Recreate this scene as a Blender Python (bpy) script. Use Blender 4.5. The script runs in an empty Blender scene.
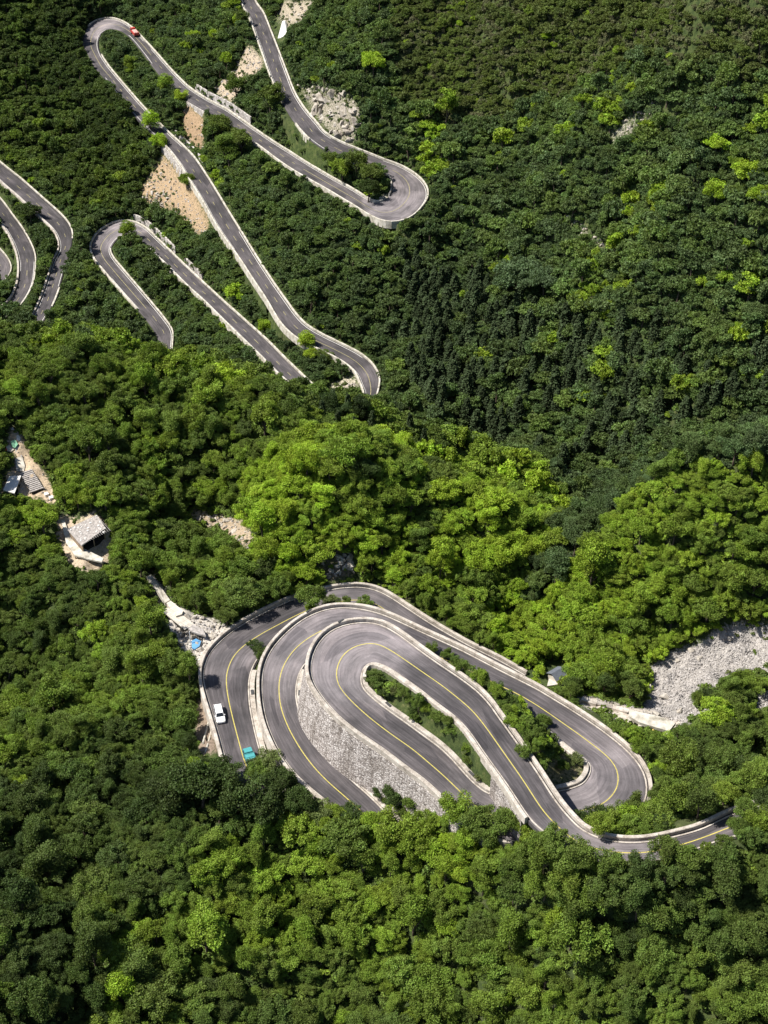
import bpy, bmesh, math, random
import numpy as np
from mathutils import Vector, Matrix
random.seed(7); RNG = np.random.default_rng(7)
SC = bpy.context.scene
COL = SC.collection
W, H, F = 768, 1024, 1500.0
PITCH = math.radians(38.0)
CAMZ = 300.0                       # camera height; elevations below are metres under the camera

# ------------------------------------------------------------------ camera geometry
cp, sp = math.cos(PITCH), math.sin(PITCH)
def ray(px, py):
    """direction through a photo pixel, scaled so that y is the horizontal run"""
    a = (np.asarray(px, float) - W / 2) / F
    b = (np.asarray(py, float) - H / 2) / F
    # camera axes: right (1,0,0), up (0,sp,cp), forward (0,cp,-sp)
    return np.stack([a + 0 * b, cp - b * sp, -sp - b * cp], -1)
def at(px, py, z):
    """the point at elevation z (relative to the camera) seen at that pixel"""
    d = ray(px, py)
    t = np.asarray(z, float) / d[..., 2]
    p = d * t[..., None]
    return p
def project(p):
    p = np.asarray(p, float)
    x, y, z = p[..., 0], p[..., 1], p[..., 2]
    depth = y * cp - z * sp
    up = y * sp + z * cp
    return W / 2 + F * x / depth, H / 2 - F * up / depth, depth

# ------------------------------------------------------------------ roads: pairs of asphalt edges (photo pixels) and elevation keys
ROADS = {}
def road(name, pairs, zkeys, step):
    pr = np.array(pairs, float)
    ks = sorted(zkeys)
    z = np.interp(np.arange(len(pr)), ks, [zkeys[k] for k in ks])
    a = at(pr[:, 0], pr[:, 1], z); b = at(pr[:, 2], pr[:, 3], z)
    q = np.concatenate([a, b], 1)
    # Catmull-Rom through all pairs
    ext = np.vstack([2 * q[0] - q[1], q, 2 * q[-1] - q[-2]])
    out, idx = [], []
    for i in range(len(q) - 1):
        p0, p1, p2, p3 = ext[i], ext[i + 1], ext[i + 2], ext[i + 3]
        c1 = (p1[:3] + p1[3:]) / 2; c2 = (p2[:3] + p2[3:]) / 2
        n = max(2, int(np.linalg.norm(c2 - c1) / step))
        for k in range(n):
            t = k / n
            out.append(0.5 * (2 * p1 + (p2 - p0) * t + (2 * p0 - 5 * p1 + 4 * p2 - p3) * t * t + (3 * p1 - p0 - 3 * p2 + p3) * t ** 3))
            idx.append(i + t)
    out.append(q[-1]); idx.append(len(q) - 1)
    out = np.array(out)
    e0, e1 = out[:, :3].copy(), out[:, 3:].copy()
    for _ in range(2):                                   # ease the hand-traced edges
        for e in (e0, e1):
            e[1:-1] = 0.25 * e[:-2] + 0.5 * e[1:-1] + 0.25 * e[2:]
    zz = (e0[:, 2] + e1[:, 2]) / 2
    e0[:, 2] = zz; e1[:, 2] = zz
    c = (e0 + e1) / 2
    tan = np.gradient(c, axis=0)[:, :2]; tan /= np.linalg.norm(tan, axis=1)[:, None]
    nrm = np.stack([-tan[:, 1], tan[:, 0]], 1)
    lat = ((e0 - e1)[:, :2] * nrm).sum(1)
    nrm = nrm * np.sign(np.median(lat)); hw = np.maximum(np.linalg.norm((e0 - e1)[:, :2], axis=1) / 2, 2.0)   # points from centre to edge 0
    nrm = np.concatenate([nrm, np.zeros((len(nrm), 1))], 1)
    s = np.concatenate([[0], np.cumsum(np.linalg.norm(np.diff(c, axis=0), axis=1))])
    ROADS[name] = dict(e0=e0, e1=e1, c=c, n=nrm, hw=hw, idx=np.array(idx), s=s)

# upper hairpin loop: right end -> bridge -> up -> U-turn -> down -> under the bridge -> right-hand hairpin -> round the left -> down
road('loop', [
 (790,796,812,812),(762,806,776,825),(731,816,741,834),(705,828.8,713,842),(680,836.4,686,852),(650,842.5,652,861),(625.7,843.5,618,862),(604,840.5,588,857),
 (584.7,832.5,562,846),(573.7,823.7,545,832),(557,804.5,530,818),(537,774,508,785),(517.7,745.4,487,756),(498,718,469,730.5),
 (488.4,704.5,455,716),(476.6,692,439.5,704.5),(459,678.6,422,690.5),(439.5,665.5,405.5,678.7),(420,651.8,392,669.5),(401.5,637.8,382,664.5),
 (386,628,374.5,662.6),(374,623.8,370,663.2),(358.6,623.5,365.5,665.5),(343,626,362.5,669.5),(329.3,632.6,361,674),(319.5,642.4,360.2,679),
 (312.6,656,360.6,684),(310.7,670.7,363,689.5),(313.4,681.5,368,695),(320,693,378,703.7),(331,707,392,714),(345,721,409,726),
 (364.5,735.5,426,738.5),(386,750,439.5,748.5),(405.5,765,452,760.5),(426,780,463,773),(449,801.5,474.7,785),(470,823,488,794.5),
 (489,835,506,798.5),(512,841,530,798.5),(560,838,557,792.5),(590,833,569,790),(620,825,581,785.7),(638,811,586.5,780.8),
 (646,795,590,775),(645.5,780,591.3,770),(639.4,766,590.6,764.5),(627.7,752.5,586,759.5),(608,736,575.5,752.2),(588.6,722.2,568,746),
 (569,709.5,558.5,738.2),(552.5,699.5,547,728.5),(536,689.6,532,717.5),(517.7,680.3,514,706),(498,670.4,495,698),(478.6,660.2,474,688),
 (459,650.2,453,679),(439.5,641.2,431,670),(420,632.3,411,662.5),(400,623,392,652),(382,615.2,376,645),(366.4,611,363,642),
 (349,608.6,350,640.5),(331,609.4,337.5,643),(316,613.8,325,649),(302,621,314,656),(288.8,631.4,304,664),(277,643.4,299,672.7),
 (269,655,296,682),(264.3,666.8,295,691),(262.4,681,295.7,701),(263,700,298.5,712),(267.3,722,307,727.5),(277,746,320,745.7),
 (290.7,767.5,334,763),(304.4,782,350,780),(319,794.5,369,797),(338,809.5,386,814),(352,821,402,830)],
 {0:-185,9:-189.2,12:-190.2,24:-192.6,36:-195.6,39:-196.4,45:-197.6,56:-200.2,63:-202,78:-205.2}, 0.9)
# outer road with the white car
road('outer', [
 (243,800,283,800),(228,765,264,765),(219.5,735,255.5,738),(212.5,712,250,712),(208.2,698,248.3,698),(204.8,684,248,684),(204.2,670.7,250.5,671),(209.6,655,258,657),
 (220.4,642.2,270,647),(236,629.7,287,638),(253.6,619,303,630.5),(277,607.2,317,623),(298.5,598.5,331,617),(327,591.2,347,613),
 (345,588.4,358,612),(362.5,588,368,613),(376,591,377,618),(390,598,386,626),(409,610.5,402,639),(429,623.6,420,653),(450,636,440,664),
 (469,646.5,459,674),(486.4,655,478,682),(504,664,497,690),(525,676,519,700)],
 {0:-206.2,4:-207.2,9:-208.6,14:-210.4,20:-213.4,24:-215.5}, 0.9)
# far serpentine, from the top edge down through three hairpins
road('far', [
 (246,-28,237,-22),(253.7,0,243,4),(262.5,13.7,249.8,17),(270.3,33,257,36),(278,52.7,264,55),(286,74,271,75),(293.8,93.8,279,93),(303.5,109.4,287,109),
 (315,123,297,124),(325,134.4,309,138),(342,144,331,153),(362,152,354,164),(381.8,160,374,170),(399.4,166.4,385,173),(415,175.6,391,178),
 (424.8,186,392.8,184),(426.5,198,392.4,191),(418.5,210,389.5,197.5),(409,218,384,201.5),(398,222.5,378,203.2),(385.7,222,372,201.8),
 (371,215.8,364,197.6),(354.5,205.7,351,189.5),(329,190.4,330,178),(301.7,175,305.6,163.5),(284,164,290,153.5),(264,149,271,141.5),
 (240,132.5,249,126.5),(217,117.5,227,111),(201,107.5,208,101),(186,98.5,190,89.5),(172,86,178.5,79),(159,73,167.7,67.5),
 (144.5,54,155,53),(134.5,41.5,144,41),(125,32.5,132.5,29.3),(115.5,28.8,121,21.8),(107.5,29.2,109,18.8),(101.5,32.5,97.5,21),
 (98,38.5,88,28.5),(97.5,46.5,83.7,42),(100.5,55.5,88.5,53),(108,67,95.4,66.5),(117,78,106,79),(131,94.5,120,97),(148,113.5,136,116),
 (169,134.5,157,137),(180,144.5,168,147.5),(192.7,157.5,181,164),(204.5,174.5,192,182),(216,193,204,201),(228,213,214,219),
 (241,234,226,238),(257,260,241,259),(272,283,256,282),(284,300,268,300),(294.5,314.5,277,315.5),(304.7,325.3,286.5,328.5),(320,335,302,341),
 (339.8,344.7,325,352),(359.4,355,345.5,363),(372,366,356.5,373),(378,378.5,361,382),(376,393.5,365.5,395),(371,406,361,404)],
 {0:-224,5:-229,15:-236,20:-237,26:-241.5,31:-246,39:-251,45:-254.5,52:-261,64:-269}, 1.2)
road('mid', [
 (325,398.5,305,397),(312.5,386.7,293,385.7),(296.9,372,278,372.5),(281,356.4,262,356.5),(265.6,340.8,245,340),(245,322.3,225.4,321),
 (221.5,301.2,203,299),(205,286,188,285.5),(181.6,264,166,263.5),(158,241,146,245),(144.5,228.5,136,236.5),(132.7,222.8,128,233.5),(119,221.9,121,235.5),
 (105.4,228,115.5,239.5),(96,237,111,245.5),(91.7,247,109.3,251),(95.6,259,112.5,258.5),(105.4,271.3,121.5,269.5),(121,289.8,136,286.5),
 (138.6,309.4,153,306.5),(147,319,163.5,319.5),(155.5,331,171.5,332),(161.5,344.5,171,347.5),(165,356,171.5,361)],
 {0:-268.6,5:-274,9:-279,15:-282.5,23:-288}, 1.2)
road('west', [
 (-24,143,-22,158),(0,163.5,0,180),(21,180.3,18,195.5),(42,198.8,38,214.5),(63,218,52.5,228),(71,231.5,59,239),(70.3,246,60,250),
 (66.5,260,54,262),(62,275,50.5,274),(57.4,290.6,44.5,292),(50.5,307.5,37.5,309),(40,325,31,322)],
 {0:-281,1:-283,6:-289,11:-293}, 1.2)
road('lower_west', [
 (-16,184,-18,198),(0,200,-1.5,219),(11.7,215.6,7.5,231),(23.4,232,15,245),(33.5,253,19,258),(34,272,20,272),(30.5,288,17.6,287),(20,305,10.5,300.5),(6,317,0,309)],
 {0:-287,1:-289,4:-294,8:-298}, 1.2)
road('last_west', [
 (-26,232,-32,247),(-12,241,-18,257),(0,250.8,-10,263),(8.5,262,-8,269),(10.2,272,-9,276),(3,282.5,-12,281)],
 {0:-295,5:-301}, 1.2)

def pidx(name, e, q, lo=0, hi=1e9):
    """pair index of the sample whose edge e shows nearest to photo pixel q"""
    r = ROADS[name] if name in ROADS else LOOP
    x, y, _ = project(r['e0'] if e == 0 else r['e1'])
    d = np.hypot(x - q[0], y - q[1]) + 1e4 * ((r['idx'] < lo) | (r['idx'] > hi))
    return float(r['idx'][d.argmin()])
# where an edge has a drop held by a wall (terrain lets go inside the edge): road, edge (0/1), first pixel, last pixel
DROPS = [('loop', 0, (680,836), (557,804), 0, 20), ('loop', 0, (440,666), (560,838), 10, 45), ('loop', 1, (530,818), (497,769), 0, 20),
         ('loop', 0, (569,709), (338,809), 40, 90), ('outer', 0, (219,735), (204,684), 0, 12), ('far', 1, (136,116), (361,382), 40, 80),
         ('mid', 1, (293,386), (136,237), 0, 20), ('far', 0, (264,149), (159,73), 22, 42), ('far', 0, (398,222), (284,164), 14, 30)]
DROPS = [(n, e, pidx(n, e, a, lo, hi), pidx(n, e, b, lo, hi)) for (n, e, a, b, lo, hi) in DROPS]

# ------------------------------------------------------------------ terrain
CTRL_PX = [  # px, py, elevation
 (0,1024,-205),(100,1024,-216),(250,1024,-216),(384,1024,-214),(500,1024,-209),(600,1024,-203),(768,1024,-199),
 (0,900,-207),(100,900,-212),(250,900,-211),(384,900,-209),(500,900,-202),(600,900,-194.5),(768,900,-193),(100,820,-213),(0,820,-214),(180,820,-209),
 (300,860,-207.5),(420,870,-205),(500,870,-199.5),(650,890,-194),(720,870,-192.5),
 (100,700,-217),(0,700,-224),(170,700,-212),(185,740,-210),(100,760,-216),(0,760,-221),(170,650,-209.5),(100,620,-211),(0,620,-215),
 (0,560,-208),(85,535,-207),(0,480,-203),(40,500,-204),(0,400,-200),(0,350,-199),(100,345,-204),(100,420,-206),(200,385,-213),(200,450,-211),
 (225,525,-213),(180,580,-209),(250,580,-209.5),(300,400,-221),(350,425,-222),(255,500,-206),
 (330,458,-190),(290,480,-193),(372,478,-197),(300,510,-200),(340,520,-201),(330,560,-207),(275,545,-208),
 (480,488,-198),(455,505,-203),(518,506,-206),(490,540,-208),(430,500,-218),(425,560,-217),(470,610,-216),(500,575,-214),(400,440,-224),(548,520,-240),
 (560,620,-219),(525,645,-216.5),(560,675,-217),
 (768,452,-178),(735,470,-182),(700,489,-186),(668,505,-190),(640,522,-195),(604,556,-203),(570,590,-210),(640,580,-204),(700,580,-202),(768,560,-195),(610,620,-213),(740,520,-190),
 (588,512,-250),(560,548,-241),(538,592,-229),(630,488,-254),
 (700,650,-214),(768,640,-211),(650,720,-216),(620,690,-217),(600,655,-217),
 (768,720,-210),(700,740,-211),(768,800,-201),(680,790,-204),(720,790,-202),(660,815,-198),
 (600,478,-262),(540,470,-262),(470,450,-264),(420,420,-262),(560,500,-250),
 (500,300,-243),(500,400,-257),(500,200,-228),(400,300,-256),(440,130,-220),(350,60,-214),(330,0,-207),(600,300,-224),(600,400,-248),
 (700,300,-205),(700,400,-236),(700,200,-192),(600,200,-212),(700,100,-178),(600,100,-194),(500,100,-209),(500,0,-189),(600,0,-174),(768,0,-150),(768,100,-167),(768,200,-184),(768,300,-198),(768,400,-226),
 (600,-100,-150),(768,-100,-125),(400,-100,-185),(250,-100,-205),(100,-100,-212),(-50,-100,-215),
 (0,0,-238),(60,60,-258),(60,130,-272),(0,110,-266),(130,0,-239),(200,20,-231),(200,60,-240),(0,145,-276),(100,180,-279),(60,180,-282),(120,120,-264),(90,320,-294),(20,350,-300)]
CTRL_W = [  # x, y, elevation: hidden ground behind the near ridge and the rim outside the frame
 (-80,400,-262),(-80,440,-288),(-95,465,-296),(-110,400,-258),(-110,450,-292),(-22,372,-258),(-20,400,-266),(-50,380,-256),(-50,420,-272),(25,345,-252),(50,330,-248),
 (90,300,-232),(110,315,-226),(-300,300,-195),(300,300,-150),(250,200,-185),(-200,150,-212),(-160,220,-222),(0,70,-238),(-80,90,-228),(90,90,-205),(200,120,-195),
 (-330,600,-235),(320,550,-95),(0,850,-165),(-320,850,-190),(320,850,-80),(-250,450,-255),(220,400,-160)]
pts = [at(x, y, z) for x, y, z in CTRL_PX] + [np.array(p, float) for p in CTRL_W]
for r in ROADS.values():
    k = max(1, int(9 / max(0.5, np.median(np.diff(r['s'])))))
    pts += list(r['c'][::k])
pts = np.array(pts)
C2 = 14.0 ** 2
def kern(a, b):
    d2 = ((a[:, None, :] - b[None, :, :]) ** 2).sum(-1)
    return np.sqrt(d2 + C2)
N = len(pts); XY = pts[:, :2]
A = np.zeros((N + 3, N + 3)); A[:N, :N] = kern(XY, XY) - 4.0 * np.eye(N)
A[:N, N] = 1; A[:N, N + 1:] = XY / 100; A[N:, :N] = A[:N, N:].T
sol = np.linalg.solve(A, np.concatenate([pts[:, 2], [0, 0, 0]]))
def base_height(x, y):
    x = np.asarray(x, float).ravel(); y = np.asarray(y, float).ravel()
    out = np.empty(len(x))
    for i in range(0, len(x), 20000):
        q = np.stack([x[i:i + 20000], y[i:i + 20000]], 1)
        out[i:i + 20000] = kern(q, XY) @ sol[:N] + sol[N] + q @ sol[N + 1:] / 100
    return out
# the mesh: rows get wider apart with distance
NU, NV = 760, 900
U0, U1, Y0, Y1 = -0.66, 0.66, 70.0, 860.0
us = np.linspace(U0, U1, NU); ys = np.exp(np.linspace(math.log(Y0), math.log(Y1), NV))
GX = us[None, :] * ys[:, None]; GY = np.repeat(ys[:, None], NU, 1)
gx, gy = GX.ravel(), GY.ravel()
# coarse evaluation of the smooth base, then upsampled
cu = np.linspace(U0, U1, 241); cy = np.exp(np.linspace(math.log(Y0), math.log(Y1), 241))
CX = (cu[None, :] * cy[:, None]); CB = base_height(CX, np.repeat(cy[:, None], 241, 1)).reshape(241, 241)
def bil(grid, x, y, nu, nv):
    u = (x / y - U0) / (U1 - U0) * (nu - 1); v = (np.log(y) - math.log(Y0)) / (math.log(Y1) - math.log(Y0)) * (nv - 1)
    u = np.clip(u, 0, nu - 1.001); v = np.clip(v, 0, nv - 1.001)
    i = u.astype(int); j = v.astype(int); fu = u - i; fv = v - j
    return (grid[j, i] * (1 - fu) + grid[j, i + 1] * fu) * (1 - fv) + (grid[j + 1, i] * (1 - fu) + grid[j + 1, i + 1] * fu) * fv
def vnoise(x, y, s, seed):
    """smooth value noise"""
    r = np.random.default_rng(seed); g = r.random((256, 256))
    x = np.asarray(x) / s + 1000; y = np.asarray(y) / s + 1000
    i = np.floor(x).astype(int); j = np.floor(y).astype(int); fx = x - i; fy = y - j
    fx = fx * fx * (3 - 2 * fx); fy = fy * fy * (3 - 2 * fy)
    i0, i1, j0, j1 = i % 256, (i + 1) % 256, j % 256, (j + 1) % 256
    return (g[j0, i0] * (1 - fx) + g[j0, i1] * fx) * (1 - fy) + (g[j1, i0] * (1 - fx) + g[j1, i1] * fx) * fy
gz = bil(CB, gx, gy, 241, 241)
# natural relief of the slopes: gullies and humps
rel = (vnoise(gx, gy, 34, 1) - .5) * 9 + (vnoise(gx, gy, 15, 2) - .5) * 5 + (vnoise(gx, gy, 5, 3) - .5) * 1.6
# the far slope: gullies and ribs that run down towards the valley
fmask = np.clip((gy - 330) / 60, 0, 1) * np.clip((gx + 5) / 60, 0, 1)
sx_ = gx * 0.80 - gy * 0.60; al = gx * 0.60 + gy * 0.80
rib = np.abs(vnoise(sx_ + 9 * vnoise(gx, gy, 30, 51), al * 0.22, 30, 52) - .5) * 2
rel = rel + fmask * ((0.45 - rib) * 17 + (vnoise(sx_, al * .3, 11, 53) - .5) * 5)
lmask = np.clip((330 - gy) / 40, 0, 1) * np.clip((gy - 175) / 25, 0, 1)
rel = rel + lmask * (vnoise(gx, gy, 22, 54) - .5) * 7
def road_fields(x, y, reach=20.0):
    """edge distance, side and elevation of every road near each point"""
    res = {}
    for name, r in ROADS.items():
        D = np.full(len(x), 1e3); Z = np.zeros(len(x)); S = np.zeros(len(x)); I = np.zeros(len(x))
        best = np.full(len(x), 1e6); E = np.full((2, len(x)), 1e6)
        fr = np.linspace(0, 1, 15)[:, None, None]
        cs = r['e0'][None] * (1 - fr) + r['e1'][None] * fr         # points across the carriageway
        for k in range(0, len(r['c']), 10):
            q = cs[:, k:k + 11]
            lo = q[..., :2].min((0, 1)) - reach; hi = q[..., :2].max((0, 1)) + reach
            m = np.nonzero((x > lo[0]) & (x < hi[0]) & (y > lo[1]) & (y < hi[1]))[0]
            if not len(m): continue
            n_ = q.shape[1]
            for a in range(15):
                dd = np.hypot(x[m][:, None] - q[None, a, :, 0], y[m][:, None] - q[None, a, :, 1])
                j = dd.argmin(1); dm = dd[np.arange(len(m)), j]
                w = dm < best[m]; u = m[w]
                best[u] = dm[w]; Z[u] = q[a, j[w], 2]; I[u] = r['idx'][k + j[w]]
                if a in (0, 14): E[a // 14, m] = np.minimum(E[a // 14, m], dm)
        near = best < 1e5
        edge = np.minimum(E[0], E[1])
        D = np.where(best < 0.95, -edge, edge); D[~near] = 1e3
        S = np.where(E[0] < E[1], 1, -1)
        res[name] = (D, Z, S, I)
    return res
# 'loop' crosses itself and lies beside itself: its three arms count as three roads
def split_loop():
    r = ROADS['loop']
    k1, k2 = np.searchsorted(r['idx'], 25.0), np.searchsorted(r['idx'], 46.0)
    arms = (('loop_high', slice(0, k1 + 1)), ('loop_mid', slice(k1, k2 + 1)), ('loop_low', slice(k2, None)))
    for nm, sl in arms: ROADS[nm] = {q: v[sl] for q, v in r.items()}
    DROPS.extend([(nm, e, a, b) for (q, e, a, b) in DROPS if q == 'loop' for nm, _ in arms])
LOOP = ROADS['loop']
split_loop(); del ROADS['loop']
FIELDS = road_fields(gx, gy)
wsum = np.zeros(len(gx)); zsum = np.zeros(len(gx)); inside = np.full(len(gx), 1e3); damp = np.full(len(gx), 1e3)
for name, (D, Z, S, I) in FIELDS.items():
    R = 7.5
    d = D.copy()
    drop = np.zeros(len(gx), bool)
    for (q, e, a, b) in DROPS:
        if q == name:
            drop |= (np.where(S > 0, 0, 1) == e) & (I >= a) & (I <= b)
    w = np.clip(1 / np.maximum(d - 1.2, 0.12) ** 2 - 1 / R ** 2, 0, None)
    core = np.where(drop, d < -0.7, d < 1.3)
    w = np.where(drop & ~core, 0, w)
    zs = np.where(core, Z - 0.25, Z - 0.05)
    wsum += np.where(core, 0, w); zsum += np.where(core, 0, w) * zs
    inside = np.where(core, np.minimum(inside, zs), inside)
    damp = np.minimum(damp, np.clip(d, 0, None))
w0 = 1 / 5.0 ** 2
gz = gz + rel * np.clip((damp - 2) / 14, 0, 1)
gz = (zsum + w0 * gz) / (wsum + w0)
gz = np.where(inside < 900, inside, gz)
for name, (D, Z, S, I) in FIELDS.items():              # never above the carriageway, nor above the foot of a walled edge
    drop = np.zeros(len(gx), bool)
    for (q, e, a, b) in DROPS:
        if q == name: drop |= (np.where(S > 0, 0, 1) == e) & (I >= a) & (I <= b)
    gz = np.where(D < 1.3, np.minimum(gz, Z - np.where(drop & (D > -0.7), 0.9 if name[:4] == 'loop' else 0.5, 0.25)), gz)
    gz = np.where(drop & (D >= 1.3) & (D < 6), np.minimum(gz, Z - (1.2 if name[:4] == 'loop' else 0.6)), gz)
GZ = gz.reshape(NV, NU)
EDGE = damp.reshape(NV, NU)
def ground(x, y): return bil(GZ, np.asarray(x, float), np.asarray(y, float), NU, NV)
def edge_dist(x, y): return bil(np.minimum(EDGE, 60), np.asarray(x, float), np.asarray(y, float), NU, NV)
def hit(px, py, above=0.0, near=90, far=840):
    """first point along the pixel's ray that is `above` metres over the ground"""
    d = ray(px, py)
    d = d / d[..., 1:2]
    t = np.arange(near, far, 0.6)
    p = d[None, :] * t[:, None]
    k = np.nonzero(p[:, 2] < ground(p[:, 0], p[:, 1]) + above)[0]
    return p[k[0]] if len(k) else None

def hit_many(px, py, near=120, far=830):
    """first ground points along many pixel rays"""
    d = ray(px, py); d = d / d[..., 1:2]; out = np.zeros(d.shape); done = np.zeros(len(d), bool)
    for t in np.arange(near, far, 0.8):
        k = np.nonzero(~done)[0]
        if not len(k): break
        q = d[k] * t; h = q[:, 2] < ground(q[:, 0], q[:, 1]); out[k[h]] = q[h]; done[k[h]] = True
    return out
# ------------------------------------------------------------------ materials
def mat(name):
    m = bpy.data.materials.new(name); m.use_nodes = True
    nt = m.node_tree; nt.nodes.clear()
    return m, nt
def nd(nt, t, **kw):
    n = nt.nodes.new(t)
    for k, v in kw.items():
        if k == 'ins':
            for i, x in v.items(): n.inputs[i].default_value = x
        else: setattr(n, k, v)
    return n
def ln(nt, a, b): nt.links.new(a, b)
def ramp(nt, fac, stops):
    r = nd(nt, 'ShaderNodeValToRGB'); cr = r.color_ramp
    while len(cr.elements) < len(stops): cr.elements.new(0.5)
    for e, (p, c) in zip(cr.elements, stops):
        e.position = p; e.color = (*c, 1) if len(c) == 3 else c
    ln(nt, fac, r.inputs[0]); return r.outputs[0]
def noise(nt, scale, detail=4, vec=None, rough=0.55):
    n = nd(nt, 'ShaderNodeTexNoise', ins={'Scale': scale, 'Detail': detail, 'Roughness': rough})
    if vec is not None: ln(nt, vec, n.inputs['Vector'])
    return n.outputs['Fac']
def mixc(nt, fac, a, b, mode='MIX'):
    n = nd(nt, 'ShaderNodeMix', data_type='RGBA', blend_type=mode)
    for sock, v in ((n.inputs[0], fac), (n.inputs[6], a), (n.inputs[7], b)):
        if isinstance(v, (int, float)): sock.default_value = v
        elif isinstance(v, tuple): sock.default_value = (*v, 1)
        else: ln(nt, v, sock)
    return n.outputs[2]
def pos(nt): return nd(nt, 'ShaderNodeNewGeometry').outputs['Position']
def finish(nt, color, rough=0.85, bump=None, bstr=0.3, bdist=0.1, spec=0.3, metal=0.0):
    p = nd(nt, 'ShaderNodeBsdfPrincipled', ins={'Roughness': rough, 'Specular IOR Level': spec, 'Metallic': metal})
    o = nd(nt, 'ShaderNodeOutputMaterial')
    if isinstance(color, tuple): p.inputs['Base Color'].default_value = (*color, 1)
    else: ln(nt, color, p.inputs['Base Color'])
    if bump is not None:
        b = nd(nt, 'ShaderNodeBump', ins={'Strength': bstr, 'Distance': bdist})
        ln(nt, bump, b.inputs['Height']); ln(nt, b.outputs[0], p.inputs['Normal'])
    ln(nt, p.outputs[0], o.inputs[0])
M = {}
def plain(name, c, rough=0.6, var=0.12, scale=1.5, metal=0.0, spec=0.3):
    m, nt = mat(name)
    f = noise(nt, scale, 5, pos(nt))
    lo = tuple(x * (1 - var) for x in c); hi = tuple(min(1, x * (1 + var)) for x in c)
    finish(nt, ramp(nt, f, [(0.3, lo), (0.7, hi)]), rough, metal=metal, spec=spec)
    M[name] = m; return m
def leaf_mat(name, trans=0.3, vary=0.35, spec=0.25):
    """foliage: colour comes with each plant ('leaf'), every leaf clump varies a little ('vary')"""
    m, nt = mat(name)
    a = nd(nt, 'ShaderNodeAttribute', attribute_type='INSTANCER', attribute_name='leaf')
    v = nd(nt, 'ShaderNodeAttribute', attribute_type='GEOMETRY', attribute_name='vary')
    g = nd(nt, 'ShaderNodeMapRange', ins={1: 0, 2: 1, 3: 1 - vary, 4: 1 + vary}); ln(nt, v.outputs['Fac'], g.inputs[0])
    h = nd(nt, 'ShaderNodeHueSaturation'); ln(nt, a.outputs['Color'], h.inputs['Color']); ln(nt, g.outputs[0], h.inputs['Value'])
    hh = nd(nt, 'ShaderNodeMapRange', ins={1: 0, 2: 1, 3: 0.485, 4: 0.515}); ln(nt, v.outputs['Fac'], hh.inputs[0]); ln(nt, hh.outputs[0], h.inputs['Hue'])
    p = nd(nt, 'ShaderNodeBsdfPrincipled', ins={'Roughness': 0.55, 'Specular IOR Level': spec}); ln(nt, h.outputs[0], p.inputs['Base Color'])
    t = nd(nt, 'ShaderNodeBsdfTranslucent')
    ln(nt, mixc(nt, 1.0, h.outputs[0], (1.0, 1.0, 0.45), 'MULTIPLY'), t.inputs['Color'])
    x = nd(nt, 'ShaderNodeMixShader', ins={0: trans}); ln(nt, p.outputs[0], x.inputs[1]); ln(nt, t.outputs[0], x.inputs[2])
    o = nd(nt, 'ShaderNodeOutputMaterial'); ln(nt, x.outputs[0], o.inputs[0])
    M[name] = m; return m
leaf_mat('leaf', 0.30, 0.58, 0.15); leaf_mat('needle', 0.10, 0.45, 0.04)
plain('bark', (0.10, 0.075, 0.055), 0.9, 0.35, 3)

# worn asphalt: bands along the wheel paths come from the road's own across/along coordinate
m, nt = mat('asphalt'); M['asphalt'] = m
uv = nd(nt, 'ShaderNodeUVMap', uv_map='lane'); sx = nd(nt, 'ShaderNodeSeparateXYZ'); ln(nt, uv.outputs[0], sx.inputs[0])
mp = nd(nt, 'ShaderNodeCombineXYZ'); sc1 = nd(nt, 'ShaderNodeMath', operation='MULTIPLY', ins={1: 0.05}); ln(nt, sx.outputs[1], sc1.inputs[0])
ln(nt, sx.outputs[0], mp.inputs[0]); ln(nt, sc1.outputs[0], mp.inputs[1])
streak = noise(nt, 2.2, 6, mp.outputs[0], 0.7)
broad = noise(nt, 0.12, 4, pos(nt)); fine = noise(nt, 3.5, 6, pos(nt), 0.75)
wr = nd(nt, 'ShaderNodeAttribute', attribute_name='worn'); wv = nd(nt, 'ShaderNodeMath', operation='MULTIPLY_ADD', use_clamp=True, ins={2: -0.25})
ln(nt, wr.outputs['Fac'], wv.inputs[0]); big = noise(nt, 0.16, 5, pos(nt), 0.6); b2 = nd(nt, 'ShaderNodeMath', operation='MULTIPLY', ins={1: 2.6}); ln(nt, big, b2.inputs[0]); ln(nt, b2.outputs[0], wv.inputs[1])
c = ramp(nt, streak, [(0.30, (0.038, 0.035, 0.036)), (0.50, (0.064, 0.0585, 0.0605)), (0.70, (0.112, 0.102, 0.105))])
c = mixc(nt, wv.outputs[0], c, ramp(nt, streak, [(0.30, (0.108, 0.098, 0.101)), (0.70, (0.235, 0.213, 0.217))]))
mp2 = nd(nt, 'ShaderNodeCombineXYZ'); sc2 = nd(nt, 'ShaderNodeMath', operation='MULTIPLY', ins={1: 0.11}); ln(nt, sx.outputs[1], sc2.inputs[0])
sc3 = nd(nt, 'ShaderNodeMath', operation='MULTIPLY', ins={1: 0.45}); ln(nt, sx.outputs[0], sc3.inputs[0]); ln(nt, sc3.outputs[0], mp2.inputs[0]); ln(nt, sc2.outputs[0], mp2.inputs[1])
pv = nd(nt, 'ShaderNodeTexVoronoi', ins={'Scale': 1.0, 'Randomness': 1.0}); ln(nt, mp2.outputs[0], pv.inputs['Vector']); ps = nd(nt, 'ShaderNodeSeparateColor'); ln(nt, pv.outputs['Color'], ps.inputs[0])
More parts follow.
